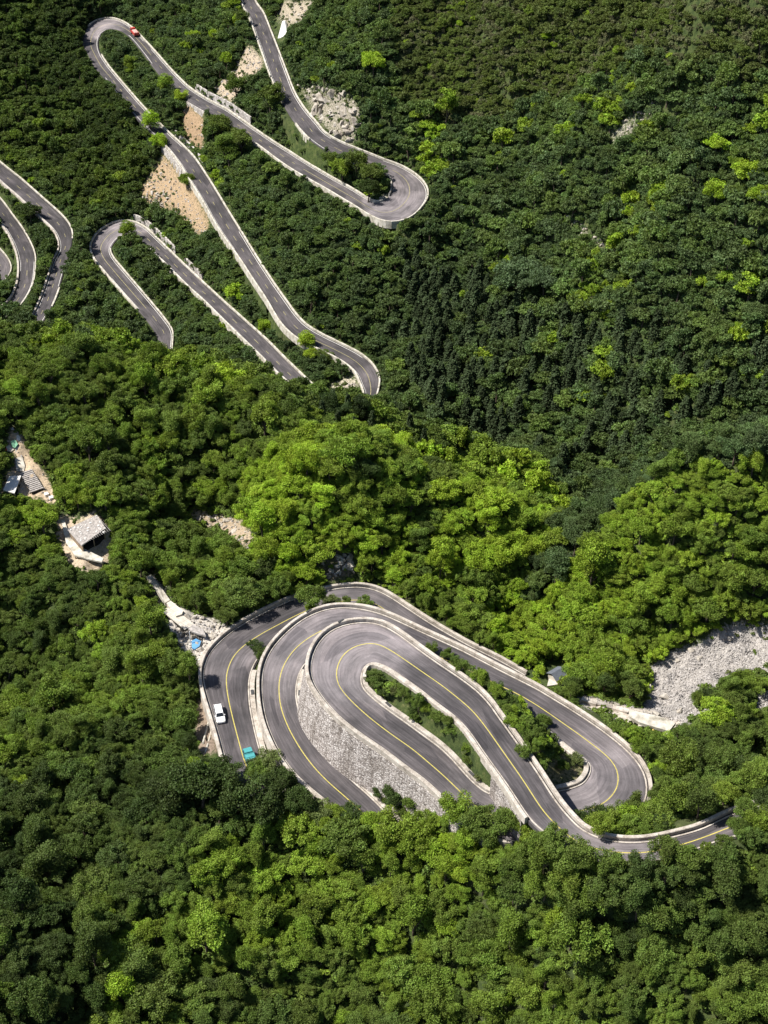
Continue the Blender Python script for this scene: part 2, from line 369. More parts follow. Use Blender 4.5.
c = mixc(nt, 1.0, c, ramp(nt, ps.outputs[0], [(0.0, (0.72, 0.72, 0.74)), (0.16, (0.80, 0.80, 0.81)), (0.2, (1, 1, 1)), (0.84, (1.0, 1.0, 1.0)), (0.9, (1.18, 1.16, 1.15))]), 'MULTIPLY')
c = mixc(nt, 0.75, c, ramp(nt, broad, [(0.35, (0.55, 0.55, 0.56)), (0.65, (1.35, 1.3, 1.3))]), 'MULTIPLY')
c = mixc(nt, 0.35, c, ramp(nt, fine, [(0.3, (0.6, 0.6, 0.6)), (0.7, (1.3, 1.3, 1.3))]), 'MULTIPLY')
finish(nt, c, 0.82, fine, 0.15, 0.03, 0.3)
plain('road_yellow', (0.40, 0.34, 0.085), 0.7, 0.22, 2.5)
plain('faded_yellow', (0.30, 0.265, 0.13), 0.8, 0.3, 1.5)
plain('road_white', (0.55, 0.53, 0.50), 0.7, 0.25, 2.5)

m, nt = mat('concrete'); M['concrete'] = m
f1 = noise(nt, 0.5, 6, pos(nt), 0.7); f2 = noise(nt, 4, 5, pos(nt), 0.7)
c = ramp(nt, f1, [(0.3, (0.17, 0.145, 0.12)), (0.45, (0.35, 0.31, 0.265)), (0.60, (0.47, 0.43, 0.38))])
c = mixc(nt, 0.4, c, ramp(nt, f2, [(0.35, (0.55, 0.52, 0.5)), (0.6, (1.1, 1.1, 1.1))]), 'MULTIPLY')
finish(nt, c, 0.9, f2, 0.2, 0.04)
m, nt = mat('pale_concrete'); M['pale_concrete'] = m
f1 = noise(nt, 0.6, 6, pos(nt), 0.7)
finish(nt, ramp(nt, f1, [(0.33, (0.20, 0.18, 0.14)), (0.48, (0.40, 0.37, 0.31)), (0.62, (0.54, 0.51, 0.45))]), 0.9, f1, 0.2, 0.05)

def stone_mat(name, cols, scale, joint=(0.09, 0.075, 0.065), flat=1.9):
    """coursed rubble: flattened stones, dark joints, rain streaks running down"""
    m, nt = mat(name); M[name] = m
    mp = nd(nt, 'ShaderNodeMapping'); mp.inputs['Scale'].default_value = (1, 1, flat); ln(nt, pos(nt), mp.inputs['Vector'])
    v = nd(nt, 'ShaderNodeTexVoronoi', ins={'Scale': scale, 'Randomness': 0.75}); ln(nt, mp.outputs[0], v.inputs['Vector'])
    e = nd(nt, 'ShaderNodeTexVoronoi', feature='DISTANCE_TO_EDGE', ins={'Scale': scale, 'Randomness': 0.75}); ln(nt, mp.outputs[0], e.inputs['Vector'])
    s = nd(nt, 'ShaderNodeSeparateColor'); ln(nt, v.outputs['Color'], s.inputs[0])
    c = ramp(nt, s.outputs[0], cols)
    mp2 = nd(nt, 'ShaderNodeMapping'); mp2.inputs['Scale'].default_value = (1, 1, 0.12); ln(nt, pos(nt), mp2.inputs['Vector'])
    n = noise(nt, 0.55, 6, mp2.outputs[0], 0.7)
    c = mixc(nt, 0.85, c, ramp(nt, n, [(0.36, (0.50, 0.47, 0.44)), (0.5, (0.95, 0.94, 0.93)), (0.68, (1.2, 1.2, 1.2))]), 'MULTIPLY')
    j = ramp(nt, e.outputs['Distance'], [(0.03, (1, 1, 1)), (0.10, (0, 0, 0))])
    c = mixc(nt, j, c, joint)
    finish(nt, c, 0.95, e.outputs['Distance'], 0.8, 0.15)
    return m
stone_mat('wall_stone', [(0.0, (0.20, 0.175, 0.16)), (0.35, (0.37, 0.33, 0.305)), (0.7, (0.49, 0.45, 0.425)), (1.0, (0.60, 0.56, 0.53))], 2.2, (0.06, 0.05, 0.045))
stone_mat('white_stone', [(0.0, (0.28, 0.26, 0.24)), (0.5, (0.43, 0.405, 0.38)), (1.0, (0.56, 0.54, 0.51))], 0.9, (0.25, 0.22, 0.2))
m, nt = mat('rock'); M['rock'] = m
f1 = noise(nt, 0.35, 8, pos(nt), 0.72); f2 = noise(nt, 1.8, 6, pos(nt), 0.7)
c = ramp(nt, f1, [(0.30, (0.14, 0.12, 0.09)), (0.43, (0.29, 0.255, 0.21)), (0.58, (0.43, 0.395, 0.345)), (0.75, (0.54, 0.51, 0.465))])
c = mixc(nt, 0.6, c, ramp(nt, f2, [(0.35, (0.5, 0.48, 0.45)), (0.6, (1.15, 1.15, 1.15))]), 'MULTIPLY')
finish(nt, c, 0.95, f2, 0.5, 0.25)
m, nt = mat('river_stone'); M['river_stone'] = m
oi = nd(nt, 'ShaderNodeObjectInfo'); f2 = noise(nt, 1.4, 5, pos(nt))
c = ramp(nt, f2, [(0.3, (0.27, 0.25, 0.235)), (0.7, (0.42, 0.395, 0.375))])
c = mixc(nt, 1.0, c, ramp(nt, oi.outputs['Random'], [(0, (0.7, 0.69, 0.68)), (1, (1.1, 1.1, 1.1))]), 'MULTIPLY')
finish(nt, c, 0.9)

# ground: leaf litter, moss and low herbs; earth, scree and rock where the slope is bare ('bare' colour, alpha = how bare)
m, nt = mat('ground'); M['ground'] = m
p = pos(nt)
f1 = noise(nt, 0.45, 8, p, 0.75); f2 = noise(nt, 0.09, 4, p); f3 = noise(nt, 1.6, 6, p, 0.75)
green = ramp(nt, f1, [(0.33, (0.016, 0.024, 0.009)), (0.47, (0.035, 0.052, 0.016)), (0.58, (0.060, 0.078, 0.024)), (0.72, (0.085, 0.085, 0.038))])
green = mixc(nt, ramp(nt, f2, [(0.5, (0, 0, 0)), (0.72, (0.35, 0.35, 0.35))]), green, (0.085, 0.075, 0.045))
at_ = nd(nt, 'ShaderNodeAttribute', attribute_name='bare')
bare = mixc(nt, 0.75, at_.outputs['Color'], ramp(nt, f3, [(0.3, (0.35, 0.33, 0.3)), (0.55, (1.0, 1.0, 1.0)), (0.75, (1.35, 1.35, 1.35))]), 'MULTIPLY')
bf = nd(nt, 'ShaderNodeMath', operation='MULTIPLY_ADD', use_clamp=True)
k = nd(nt, 'ShaderNodeMath', operation='MULTIPLY_ADD', ins={1: 2.0, 2: -1.0}); ln(nt, f3, k.inputs[0])
k2 = nd(nt, 'ShaderNodeMath', operation='ADD'); ln(nt, k.outputs[0], k2.inputs[0]); ln(nt, at_.outputs['Alpha'], k2.inputs[1])
ln(nt, k2.outputs[0], bf.inputs[0]); bf.inputs[1].default_value = 2.6; bf.inputs[2].default_value = -0.75
finish(nt, mixc(nt, bf.outputs[0], green, bare), 0.95, f3, 0.6, 0.4, 0.15)

plain('white_paint', (0.80, 0.80, 0.80), 0.3, 0.03, 1, spec=0.5)
plain('red_paint', (0.42, 0.045, 0.035), 0.4, 0.1, 1, spec=0.5)
plain('pink_load', (0.46, 0.30, 0.27), 0.8, 0.3, 2)
plain('teal_paint', (0.06, 0.27, 0.28), 0.45, 0.12, 1.5, spec=0.4)
plain('car_glass', (0.015, 0.018, 0.022), 0.12, 0.1, 1, spec=0.6)
plain('tyre', (0.02, 0.02, 0.02), 0.85)
plain('dark_metal', (0.05, 0.05, 0.05), 0.5)
plain('lamp_glass', (0.6, 0.58, 0.5), 0.25)
plain('tail_red', (0.4, 0.02, 0.02), 0.35)
plain('slate', (0.10, 0.11, 0.13), 0.7, 0.2, 2)
plain('plaster', (0.46, 0.42, 0.36), 0.9, 0.22, 1.2)
plain('blue_sheet', (0.08, 0.22, 0.40), 0.5, 0.25, 1.5)
plain('red_cloth', (0.55, 0.05, 0.04), 0.7, 0.2, 2)
plain('green_net', (0.16, 0.34, 0.22), 0.8, 0.2, 2)
plain('grey_tile', (0.30, 0.275, 0.255), 0.9, 0.45, 2.2)
plain('void_shade', (0.02, 0.018, 0.016), 0.95)  # near-black that paints the shade inside openings and under steps
plain('yellow_post', (0.55, 0.42, 0.12), 0.7)
plain('earth', (0.22, 0.16, 0.11), 0.95, 0.4, 1.2)
plain('white_block', (0.60, 0.58, 0.55), 0.8, 0.06, 1)
plain('timber', (0.36, 0.27, 0.17), 0.85, 0.2, 2)

# ------------------------------------------------------------------ mesh helpers
def tag(o, label=None, cat=None, group=None, kind=None):
    for k, v in (('label', label), ('category', cat), ('group', group), ('kind', kind)):
        if v: o[k] = v
    return o
def obj(name, me, parent=None, mat=None, loc=None):
    o = bpy.data.objects.new(name, me); COL.objects.link(o)
    if mat: me.materials.append(M[mat])
    if parent is not None: o.parent = parent
    if loc is not None: o.location = loc
    return o
def empty(name, loc, rz=0.0):
    o = bpy.data.objects.new(name, None); COL.objects.link(o)
    o.location = loc; o.rotation_euler = (0, 0, rz); o.empty_display_size = 0.5
    return o
def mesh(name, v, f, smooth=False):
    me = bpy.data.meshes.new(name)
    me.from_pydata([tuple(map(float, p)) for p in v], [], [tuple(map(int, q)) for q in f]); me.update()
    if smooth: me.polygons.foreach_set('use_smooth', [True] * len(me.polygons))
    return me
class MB:
    """collects shapes into one mesh"""
    def __init__(s): s.v, s.f = [], []
    def add(s, v, f):
        k = len(s.v); s.v += [tuple(p) for p in v]; s.f += [tuple(i + k for i in q) for q in f]; return s
    def box(s, c, d, rz=0.0, taper=1.0, tilt=None):
        x, y, z = d[0] / 2, d[1] / 2, d[2] / 2
        vs = [(-x, -y, -z), (x, -y, -z), (x, y, -z), (-x, y, -z), (-x * taper, -y * taper, z), (x * taper, -y * taper, z), (x * taper, y * taper, z), (-x * taper, y * taper, z)]
        R = Matrix.Rotation(rz, 3, 'Z')
        if tilt: R = R @ Matrix.Rotation(tilt[1], 3, tilt[0])
        vs = [tuple(R @ Vector(p) + Vector(c)) for p in vs]
        return s.add(vs, [(0, 3, 2, 1), (4, 5, 6, 7), (0, 1, 5, 4), (1, 2, 6, 5), (2, 3, 7, 6), (3, 0, 4, 7)])
    def tube(s, path, radii, n=6, cap=True):
        rings = []
        path = [Vector(p) for p in path]
        for i, p in enumerate(path):
            t = (path[min(i + 1, len(path) - 1)] - path[max(i - 1, 0)]).normalized()
            a = t.orthogonal().normalized(); b = t.cross(a)
            rings.append([tuple(p + (a * math.cos(2 * math.pi * k / n) + b * math.sin(2 * math.pi * k / n)) * radii[i]) for k in range(n)])
        vs = [q for r in rings for q in r]; fs = []
        for i in range(len(path) - 1):
            for k in range(n): fs.append((i * n + k, i * n + (k + 1) % n, (i + 1) * n + (k + 1) % n, (i + 1) * n + k))
        if cap: fs += [tuple(range(n))[::-1], tuple((len(path) - 1) * n + k for k in range(n))]
        return s.add(vs, fs)
    def prism(s, poly, z0, z1):
        """poly: xy(z) points; z0/z1 bottom and top (numbers or lists)"""
        n = len(poly)
        zb = z0 if hasattr(z0, '__len__') else [z0] * n; zt = z1 if hasattr(z1, '__len__') else [z1] * n
        a = sum(poly[i][0] * poly[(i + 1) % n][1] - poly[(i + 1) % n][0] * poly[i][1] for i in range(n))
        if a < 0: poly = poly[::-1]; zb = list(zb)[::-1]; zt = list(zt)[::-1]
        vs = [(p[0], p[1], zb[i]) for i, p in enumerate(poly)] + [(p[0], p[1], zt[i]) for i, p in enumerate(poly)]
        fs = [tuple(range(n))[::-1], tuple(range(n, 2 * n))] + [(i, (i + 1) % n, n + (i + 1) % n, n + i) for i in range(n)]
        return s.add(vs, fs)
    def mesh(s, name, bevel=0.0, smooth=False):
        me = mesh(name, s.v, s.f)
        bm = bmesh.new(); bm.from_mesh(me)
        bmesh.ops.recalc_face_normals(bm, faces=bm.faces)
        if bevel: bmesh.ops.bevel(bm, geom=list(bm.edges), offset=bevel, segments=2, affect='EDGES', clamp_overlap=True)
        bm.to_mesh(me); bm.free()
        if smooth: me.polygons.foreach_set('use_smooth', [True] * len(me.polygons))
        return me
    def build(s, name, m, parent=None, bevel=0.0, smooth=False):
        return obj(name, s.mesh(name, bevel, smooth), parent, m)
def inpoly(px, py, poly):
    px = np.asarray(px, float); py = np.asarray(py, float); r = np.zeros(px.shape, bool)
    n = len(poly)
    for i in range(n):
        x1, y1 = poly[i]; x2, y2 = poly[(i + 1) % n]
        c = ((y1 > py) != (y2 > py)) & (px < (x2 - x1) * (py - y1) / ((y2 - y1) or 1e-9) + x1)
        r ^= c
    return r
# ------------------------------------------------------------------ bare patches of the slopes (photo polygons, ground colour, how bare)
PALE, EARTH, GREY, BROWN = (0.40, 0.36, 0.30), (0.30, 0.21, 0.13), (0.36, 0.335, 0.31), (0.16, 0.12, 0.085)
BED1 = [(642,712),(652,690),(648,668),(672,653),(705,642),(715,628),(760,626),(800,632),(800,684),(762,674),(744,668),(726,680),(712,690),(698,688),(688,698),(700,712),(712,704),(708,716),(690,722),(672,722),(655,722)]
BED2 = [(752,700),(765,690),(800,690),(800,712),(758,712)]
BARE = [
 ([(296,84),(312,86),(340,90),(361,104),(360,128),(352,147),(330,134),(312,112)], (0.30,0.265,0.215), 0.6),
 ([(247,42),(264,60),(260,74),(242,84),(236,106),(222,100),(212,88),(238,66)], (0.38,0.31,0.23), 0.8),
 ([(281,0),(318,0),(300,22),(286,30),(276,14)], (0.34,0.29,0.22), 0.75),
 ([(184,102),(204,117),(205,152),(192,144),(180,128)], EARTH, 0.9),
 ([(164,152),(172,162),(196,190),(212,226),(200,238),(180,214),(150,207),(138,192),(150,175)], (0.33,0.24,0.15), 0.8),
 ([(376,199),(390,190),(388,201),(378,204)], PALE, 0.8),
 ([(600,140),(625,118),(660,100),(664,106),(636,129),(616,146)], PALE, 0.55),
 ([(560,212),(572,216),(600,240),(612,250),(606,254),(580,236)], (0.36,0.31,0.25), 0.6),
 (BED1, GREY, 0.95), (BED2, GREY, 0.9),
 ([(186,511),(205,513),(242,518),(254,540),(248,550),(230,537),(208,530)], (0.34,0.27,0.19), 0.85),
 ([(10,428),(20,428),(26,445),(36,460),(54,490),(58,500),(46,504),(38,494),(28,504),(22,492),(14,498),(-2,496),(6,476),(16,466),(14,448),(6,446)], (0.46,0.36,0.25), 0.9),
 ([(54,522),(64,514),(76,520),(98,510),(108,526),(114,542),(110,562),(100,570),(76,572),(62,552)], (0.42,0.34,0.25), 0.9),
 ([(144,572),(154,574),(170,598),(184,610),(198,614),(218,622),(232,628),(212,644),(206,664),(192,664),(180,650),(170,632),(162,618),(162,606)], (0.50,0.46,0.41), 0.92),
 ([(410,410),(434,427),(432,433),(408,417)], PALE, 0.9), ([(448,440),(472,453),(466,459),(448,448)], PALE, 0.9),
 ([(200,684),(204,700),(219,752),(200,756),(196,720)], (0.22,0.17,0.13), 0.9),
 ([(576,694),(632,706),(682,720),(668,738),(640,730),(580,706)], (0.45,0.40,0.34), 0.8),
 ([(318,560),(352,552),(356,574),(330,584)], (0.15,0.12,0.09), 0.7),
 ([(324,388),(350,374),(362,384),(345,396)], (0.46,0.40,0.32), 0.6),
 ([(0,8),(10,14),(8,16)], PALE, 0),
 ([(362,668),(380,672),(440,722),(500,790),(486,790),(440,742),(380,698),(364,686)], (0.15,0.15,0.06), 0.3),
 ([(570,205),(580,215),(575,218)], PALE, 0),
 ([(540,765),(572,748),(590,776),(548,792)], (0.20,0.17,0.10), 0.5),
]
gpx, gpy, gdep = project(np.stack([gx, gy, GZ.ravel()], 1))
bare = np.zeros((len(gx), 4), np.float32)
for poly, colr, amt in BARE:
    ys_ = [p[1] for p in poly]
    near = np.mean(ys_) > 420
    m = inpoly(gpx, gpy, poly) & ((gdep < 400) if near else (gdep > 400)) & (amt > 0)
    bare[m, :3] = colr; bare[m, 3] = amt
# soften the borders by spreading the mask a cell or two
ba = bare.reshape(NV, NU, 4)
for _ in range(5):
    a = ba[..., 3].copy()
    s = (a + np.roll(a, 1, 0) + np.roll(a, -1, 0) + np.roll(a, 1, 1) + np.roll(a, -1, 1)) / 5
    for ax in (0, 1):
        for sh in (1, -1):
            nb = np.roll(ba, sh, ax); k = (ba[..., 3] == 0) & (nb[..., 3] > 0)
            ba[k, :3] = nb[k, :3]
    ba[..., 3] = s
BAREGRID = ba[..., 3].copy()
def bareness(x, y): return bil(BAREGRID, np.asarray(x, float), np.asarray(y, float), NU, NV)
# rough relief where rock is bare
GZ += BAREGRID * ((vnoise(gx, gy, 2.6, 11) - .5) * 1.6 + (vnoise(gx, gy, 1.1, 12) - .5) * 0.7).reshape(NV, NU) * np.clip((EDGE - 2) / 3, 0, 1)

vv = np.stack([gx, gy, GZ.ravel()], 1)
i = (np.arange(NV - 1)[:, None] * NU + np.arange(NU - 1)[None, :]).ravel()
ff = np.stack([i, i + 1, i + NU + 1, i + NU], 1)
me = bpy.data.meshes.new('hillside')
me.vertices.add(len(vv)); me.vertices.foreach_set('co', vv.astype(np.float32).ravel())
me.loops.add(ff.size); me.loops.foreach_set('vertex_index', ff.astype(np.int32).ravel())
me.polygons.add(len(ff)); me.polygons.foreach_set('loop_start', np.arange(0, ff.size, 4, dtype=np.int32)); me.polygons.foreach_set('loop_total', np.full(len(ff), 4, np.int32))
me.update(calc_edges=True)
att = me.attributes.new('bare', 'FLOAT_COLOR', 'POINT'); att.data.foreach_set('color', ba.astype(np.float32).ravel())
me.polygons.foreach_set('use_smooth', np.ones(len(ff), bool))
hill = obj('hillside', me, mat='ground'); tag(hill, 'steep green mountainside under the forest with bare earth and rock patches', 'terrain', kind='structure')

# ------------------------------------------------------------------ roads, kerbs, lines
FULL = {'loop': LOOP}; FULL.update({k: v for k, v in ROADS.items() if not k.startswith('loop')})
def edge_off(r, e, off):
    """edge polyline moved outwards by off metres (away from the road)"""
    return (r['e0'] if e == 0 else r['e1']) + r['n'] * (off if e == 0 else -off)
def sweep(rings, name, m, parent=None, uv=None):
    """rings: list of polylines (one per profile point), closed profile"""
    R = np.array(rings); k, n = R.shape[:2]
    v = R.transpose(1, 0, 2).reshape(-1, 3); f = []
    for a in range(n - 1):
        for b in range(k):
            c = (b + 1) % k
            f.append((a * k + b, a * k + c, (a + 1) * k + c, (a + 1) * k + b))
    f += [tuple(range(k)), tuple((n - 1) * k + q for q in range(k))[::-1]]
    me = mesh(name, v, f)
    bm = bmesh.new(); bm.from_mesh(me); bmesh.ops.recalc_face_normals(bm, faces=bm.faces); bm.to_mesh(me); bm.free()
    o = obj(name, me, parent, m)
    return o
def up(p, dz):
    q = p.copy(); q[:, 2] += dz; return q
def cut(r, i0, i1):
    k = (r['idx'] >= i0 - 1e-6) & (r['idx'] <= i1 + 1e-6)
    return {q: v[k] for q, v in r.items()}
ROADOBJ = {}
LABELS = {'loop': 'grey asphalt road looping in a tight U turn and passing under itself', 'outer': 'grey asphalt road on the outside of the loop with the white car',
          'far': 'long grey hairpin road climbing the far slope with the red truck', 'mid': 'grey road with one tight hairpin under the earth scar',
          'west': 'grey road bend by the photo edge, uppermost of three', 'lower_west': 'grey road bend between two others at the photo edge', 'last_west': 'small piece of curved road at the photo edge'}
NEARR = ('loop', 'outer')
for name, r in FULL.items():
    n = len(r['c']); SH = 0.55
    L, Rr = edge_off(r, 0, SH), edge_off(r, 1, SH)
    fr = np.linspace(0, 1, 9)
    top = L[:, None, :] * (1 - fr[None, :, None]) + Rr[:, None, :] * fr[None, :, None]
    v = list(top.reshape(-1, 3)); f = []; luv = []
    wid = np.linalg.norm(L - Rr, axis=1)
    for a in range(n - 1):
        for b in range(8):
            f.append((a * 9 + b, a * 9 + b + 1, (a + 1) * 9 + b + 1, (a + 1) * 9 + b))
            luv += [(fr[b] * 9, r['s'][a]), (fr[b + 1] * 9, r['s'][a]), (fr[b + 1] * 9, r['s'][a + 1]), (fr[b] * 9, r['s'][a + 1])]
    nt_ = len(f); base = len(v)
    # slab sides and underside
    v += list(up(L, -0.9)) + list(up(Rr, -0.9))
    for a in range(n - 1):
        f += [(a * 9, (a + 1) * 9, base + a + 1, base + a), (a * 9 + 8, base + n + a, base + n + a + 1, (a + 1) * 9 + 8), (base + a, base + a + 1, base + n + a + 1, base + n + a)]
        luv += [(0, 0)] * 12
    f += [tuple(range(9)) + (base + n, base)]; luv += [(0, 0)] * 11
    k = (n - 1) * 9; f += [tuple(k + q for q in range(9))[::-1] + (base + n - 1, base + 2 * n - 1)]; luv += [(0, 0)] * 11
    me = mesh('road', v, f); u = me.uv_layers.new(name='lane')
    u.data.foreach_set('uv', np.array(luv, np.float32).ravel())
    bm = bmesh.new(); bm.from_mesh(me); bmesh.ops.recalc_face_normals(bm, faces=bm.faces); bm.to_mesh(me); bm.free()
    me.polygons.foreach_set('use_smooth', [True] * nt_ + [False] * (len(f) - nt_))
    tn = np.gradient(r['c'], axis=0)[:, :2]; hd_ = np.unwrap(np.arctan2(tn[:, 1], tn[:, 0])); cv_ = np.abs(np.gradient(hd_) / np.maximum(np.gradient(r['s']), 1e-3))
    kk = max(3, int(12 / np.median(np.diff(r['s'])))); cv_ = np.convolve(np.pad(cv_, kk, mode='edge'), np.ones(2 * kk + 1) / (2 * kk + 1), 'valid')
    wo = np.clip((cv_ - 0.02) / 0.055, 0.12, 1.0)
    wv_ = np.concatenate([np.repeat(wo, 9), wo, wo]).astype(np.float32)
    ao = me.attributes.new('worn', 'FLOAT', 'POINT'); co_ = np.array(v)[:, :3]; mv = np.empty(len(me.vertices) * 3, np.float32); me.vertices.foreach_get('co', mv)
    ao.data.foreach_set('value', wv_)
    o = obj('road', me, mat='asphalt'); tag(o, LABELS[name], 'road', kind='structure'); ROADOBJ[name] = o
    # centre line: continuous yellow near, dashes on the far straights
    def line(i0, i1, off=0.0, w=0.085):
        q = cut(r, i0, i1)
        if len(q['c']) < 2: return None, None
        c = up(q['c'], 0.006)
        return c + q['n'] * (off + w), c + q['n'] * (off - w)
    mb = MB()
    def strip(a, b):
        nn = len(a); mb.add(np.concatenate([a, b]), [(j, j + 1, nn + j + 1, nn + j) for j in range(nn - 1)])
    if name in NEARR:
        strip(*line(0, 1e9, 0, 0.09))
    else:
        solid = {'far': [(13, 24), (33, 43), (58, 64)], 'mid': [(12, 19)]}.get(name, [])
        sm = np.zeros(n, bool)
        for a, b in solid: sm |= (r['idx'] >= a) & (r['idx'] <= b)
        dash = (r['s'] % 9.0) < 4.2
        on = sm | dash; a = 0
        while a < n:
            if on[a]:
                b = a
                while b + 1 < n and on[b + 1]: b += 1
                if b > a:
                    c = up(r['c'][a:b + 1], 0.006); nn = r['n'][a:b + 1]
                    strip(c + nn * 0.085, c - nn * 0.085)
                a = b + 1
            else: a += 1
    tag(mb.build('centre_line', 'road_yellow' if name in NEARR else 'faded_yellow', o), kind='structure')
    # kerb along both edges
    for e in (0, 1):
        if name in NEARR:
            pr = [up(edge_off(r, e, 0.0), 0.004), up(edge_off(r, e, 0.0), 0.14), up(edge_off(r, e, 0.24), 0.14), up(edge_off(r, e, 0.24), 0.004)]
            sweep(pr, 'kerb', 'concrete', o)
        else:
            q0, q1 = up(edge_off(r, e, -0.30), 0.006), up(edge_off(r, e, -0.12), 0.006)
            mb2 = MB(); nn = len(q0); mb2.add(np.concatenate([q0, q1]), [(j, j + 1, nn + j + 1, nn + j) for j in range(nn - 1)])
            tag(mb2.build('edge_line', 'road_white', o), kind='structure')

# ------------------------------------------------------------------ parapets
def parapet(rname, e, i0, i1, label, inner=0.5, width=0.75, height=0.8, depth=1.3, m='concrete', group=None, name='parapet_wall', gaps=()):
    q = cut(FULL[rname], i0, i1)
    a, b = edge_off(q, e, inner), edge_off(q, e, inner + width)
    jit = (vnoise(q['s'], q['s'] * 0 + i0 * 7.3 + e, 3.0, 21) - .5) * 0.10
    a[:, 2] += jit; b[:, 2] += jit
    bat = edge_off(q, e, inner + width + 0.06 * depth)
    o = sweep([up(a, -0.6), up(a, height - 0.08), up(edge_off(q, e, inner + 0.08) , 0) * [1, 1, 0] + np.stack([0 * a[:, 2], 0 * a[:, 2], a[:, 2] + height], 1),
               up(edge_off(q, e, inner + width - 0.08), 0) * [1, 1, 0] + np.stack([0 * a[:, 2], 0 * a[:, 2], a[:, 2] + height], 1), up(b, height - 0.08), up(bat, -depth)], name, m)
    tag(o, label, 'parapet wall', group, 'thing')
    for s in gaps:                                     # dark scupper boxes set on the parapet
        k = int(np.argmin(np.abs(q['idx'] - s))); k2 = min(k + 1, len(q['c']) - 1)
        t = q['c'][k2] - q['c'][k2 - 1]; p = edge_off(q, e, inner + width * 0.5)[k]
        mb = MB().box((p[0], p[1], p[2] + height + 0.02), (1.3, width * 0.55, 0.22), math.atan2(t[1], t[0]))
        mb.build('drain_box', 'dark_metal', o)
    return o
def par(rname, e, p0, p1, label, lo=0, hi=1e9, gaps=(), **kw):
    a, b = pidx(rname, e, p0, lo, hi), pidx(rname, e, p1, lo, hi)
    return parapet(rname, e, min(a, b), max(a, b), label, gaps=[pidx(rname, e, g, lo, hi) for g in gaps], **kw)
NP = dict(height=0.8, width=0.62)
par('loop', 0, (790,796), (574,824), 'pale parapet beside the road that leaves towards the right photo edge', 0, 15, **NP)
par('loop', 0, (574,824), (512,841), 'pale curved parapet around the outside of the innermost U turn, above the stone wall', 8, 45, gaps=((346,625),), depth=1.6, **NP)
par('loop', 1, (530,818), (430,694), 'low pale parapet on the near side of the bridge straight', 0, 25, height=0.7, width=0.6, depth=0.9)
par('loop', 1, (430,694), (506,798.5), 'pale parapet wall enclosing the grassy island inside the U turn', 12, 45, gaps=((384,706), (467,777)), inner=0.4, width=0.85, height=0.55, depth=1.2)
par('loop', 0, (620,825), (548,697), 'pale parapet round the outside of the hairpin right of the bridge', 40, 60, **NP)
par('loop', 0, (548,697), (352,821), 'long pale parapet between the outer road and the middle road bend', 44, 99, gaps=((311,616),), depth=2.5, **NP)
par('loop', 1, (557,792.5), (556,736), 'pale kerb wall around the bushy tip inside the hairpin right of the bridge', 40, 60, inner=0.4, width=0.9, height=0.55, depth=1.2)
par('loop', 1, (300,668), (402,830), 'pale kerb wall along the foot of the tall stone retaining wall', 55, 99, gaps=((298,693),), inner=0.35, width=1.15, height=0.35, depth=0.8)
par('outer', 0, (243,800), (525,676), 'pale parapet on the outermost edge of the near bends, beside the white car', gaps=((241,627),), inner=0.45, width=0.65, height=0.8, depth=2.0)
par('outer', 1, (283,800), (251,671), 'pale kerb strip between the outer road and the middle bend', gaps=((250,694),), inner=0.35, width=1.0, height=0.4, depth=0.8)
FP = dict(inner=0.25, height=0.75, depth=2.0, m='pale_concrete')
par('far', 0, (246,-28), (354,148), 'white parapet on the uphill side of the topmost far road', 0, 12, width=0.55, **FP)
par('far', 0, (354,148), (399,222), 'white parapet round the outside of the rightmost far hairpin', 8, 22, width=0.5, **FP)
par('far', 0, (396,222), (255,143), 'thin white parapet on the downhill side of the second far road by the rightmost hairpin', 17, 30, width=0.5, **FP)
par('far', 1, (385,173), (390,197), 'short low parapet on the inner curve of the rightmost far hairpin', 8, 20, width=0.5, **FP)
par('far', 1, (385,202.5), (227,111), 'white parapet on the upper side of the second far road, below the earth gap', 15, 33, width=0.5, **FP)
par('far', 1, (227,111), (90,28), 'white parapet from the top left hairpin down past the red truck', 26, 42, width=0.55, **FP)
par('far', 1, (243,4), (284,104), 'thin white parapet on the downhill side of the topmost far road', 0, 10, width=0.5, **FP)
par('far', 1, (297,124), (312,140), 'short white parapet on the downhill side of the topmost far road near its trees', 0, 12, width=0.6, **FP)
par('far', 0, (101,55), (192,157), 'white parapet running down past the bright yellow green tree', 36, 60, width=0.55, **FP)
par('far', 0, (192,157), (371,406), 'white parapet on the uphill side of the long far road down to the conifers', 45, 99, width=0.55, **FP)
par('far', 1, (165,143), (361,404), 'thin white parapet on the downhill side of the long far road', 45, 99, width=0.55, **FP)
par('mid', 0, (325,398), (133,223), 'white parapet above the straight below the earth scar', width=0.55, **FP)
par('mid', 0, (133,223), (140,310), 'white parapet round the outside of the small hairpin under the earth scar', 10, 30, width=0.7, **FP)
par('mid', 1, (293,386), (150,249), 'thin broken parapet on the downhill side of the straight below the scar', 0, 12, width=0.5, **FP)
par('mid', 1, (111,250), (171,361), 'white parapet inside the small hairpin under the earth scar', 12, 30, width=0.5, **FP)
par('west', 0, (-24,143), (70.5,240), 'white parapet outside the uppermost bend at the left photo edge', width=0.55, **FP)
par('west', 0, (58,289), (51,307), 'short white parapet piece below the uppermost bend at the left photo edge', width=0.7, **FP)
par('west', 1, (-22,158), (31,322), 'thin grey parapet inside the uppermost bend at the left photo edge', inner=0.25, width=0.7, height=0.7, depth=3.0)
par('lower_west', 0, (-16,184), (6,317), 'white parapet outside the middle bend at the left photo edge', width=0.55, **FP)
par('lower_west', 1, (-18,198), (0,309), 'grey parapet inside the middle bend at the left photo edge', inner=0.25, width=0.8, height=0.7, depth=3.0)
par('last_west', 0, (-26,232), (3,282), 'white parapet outside the lowest small bend at the left photo edge', width=0.5, **FP)

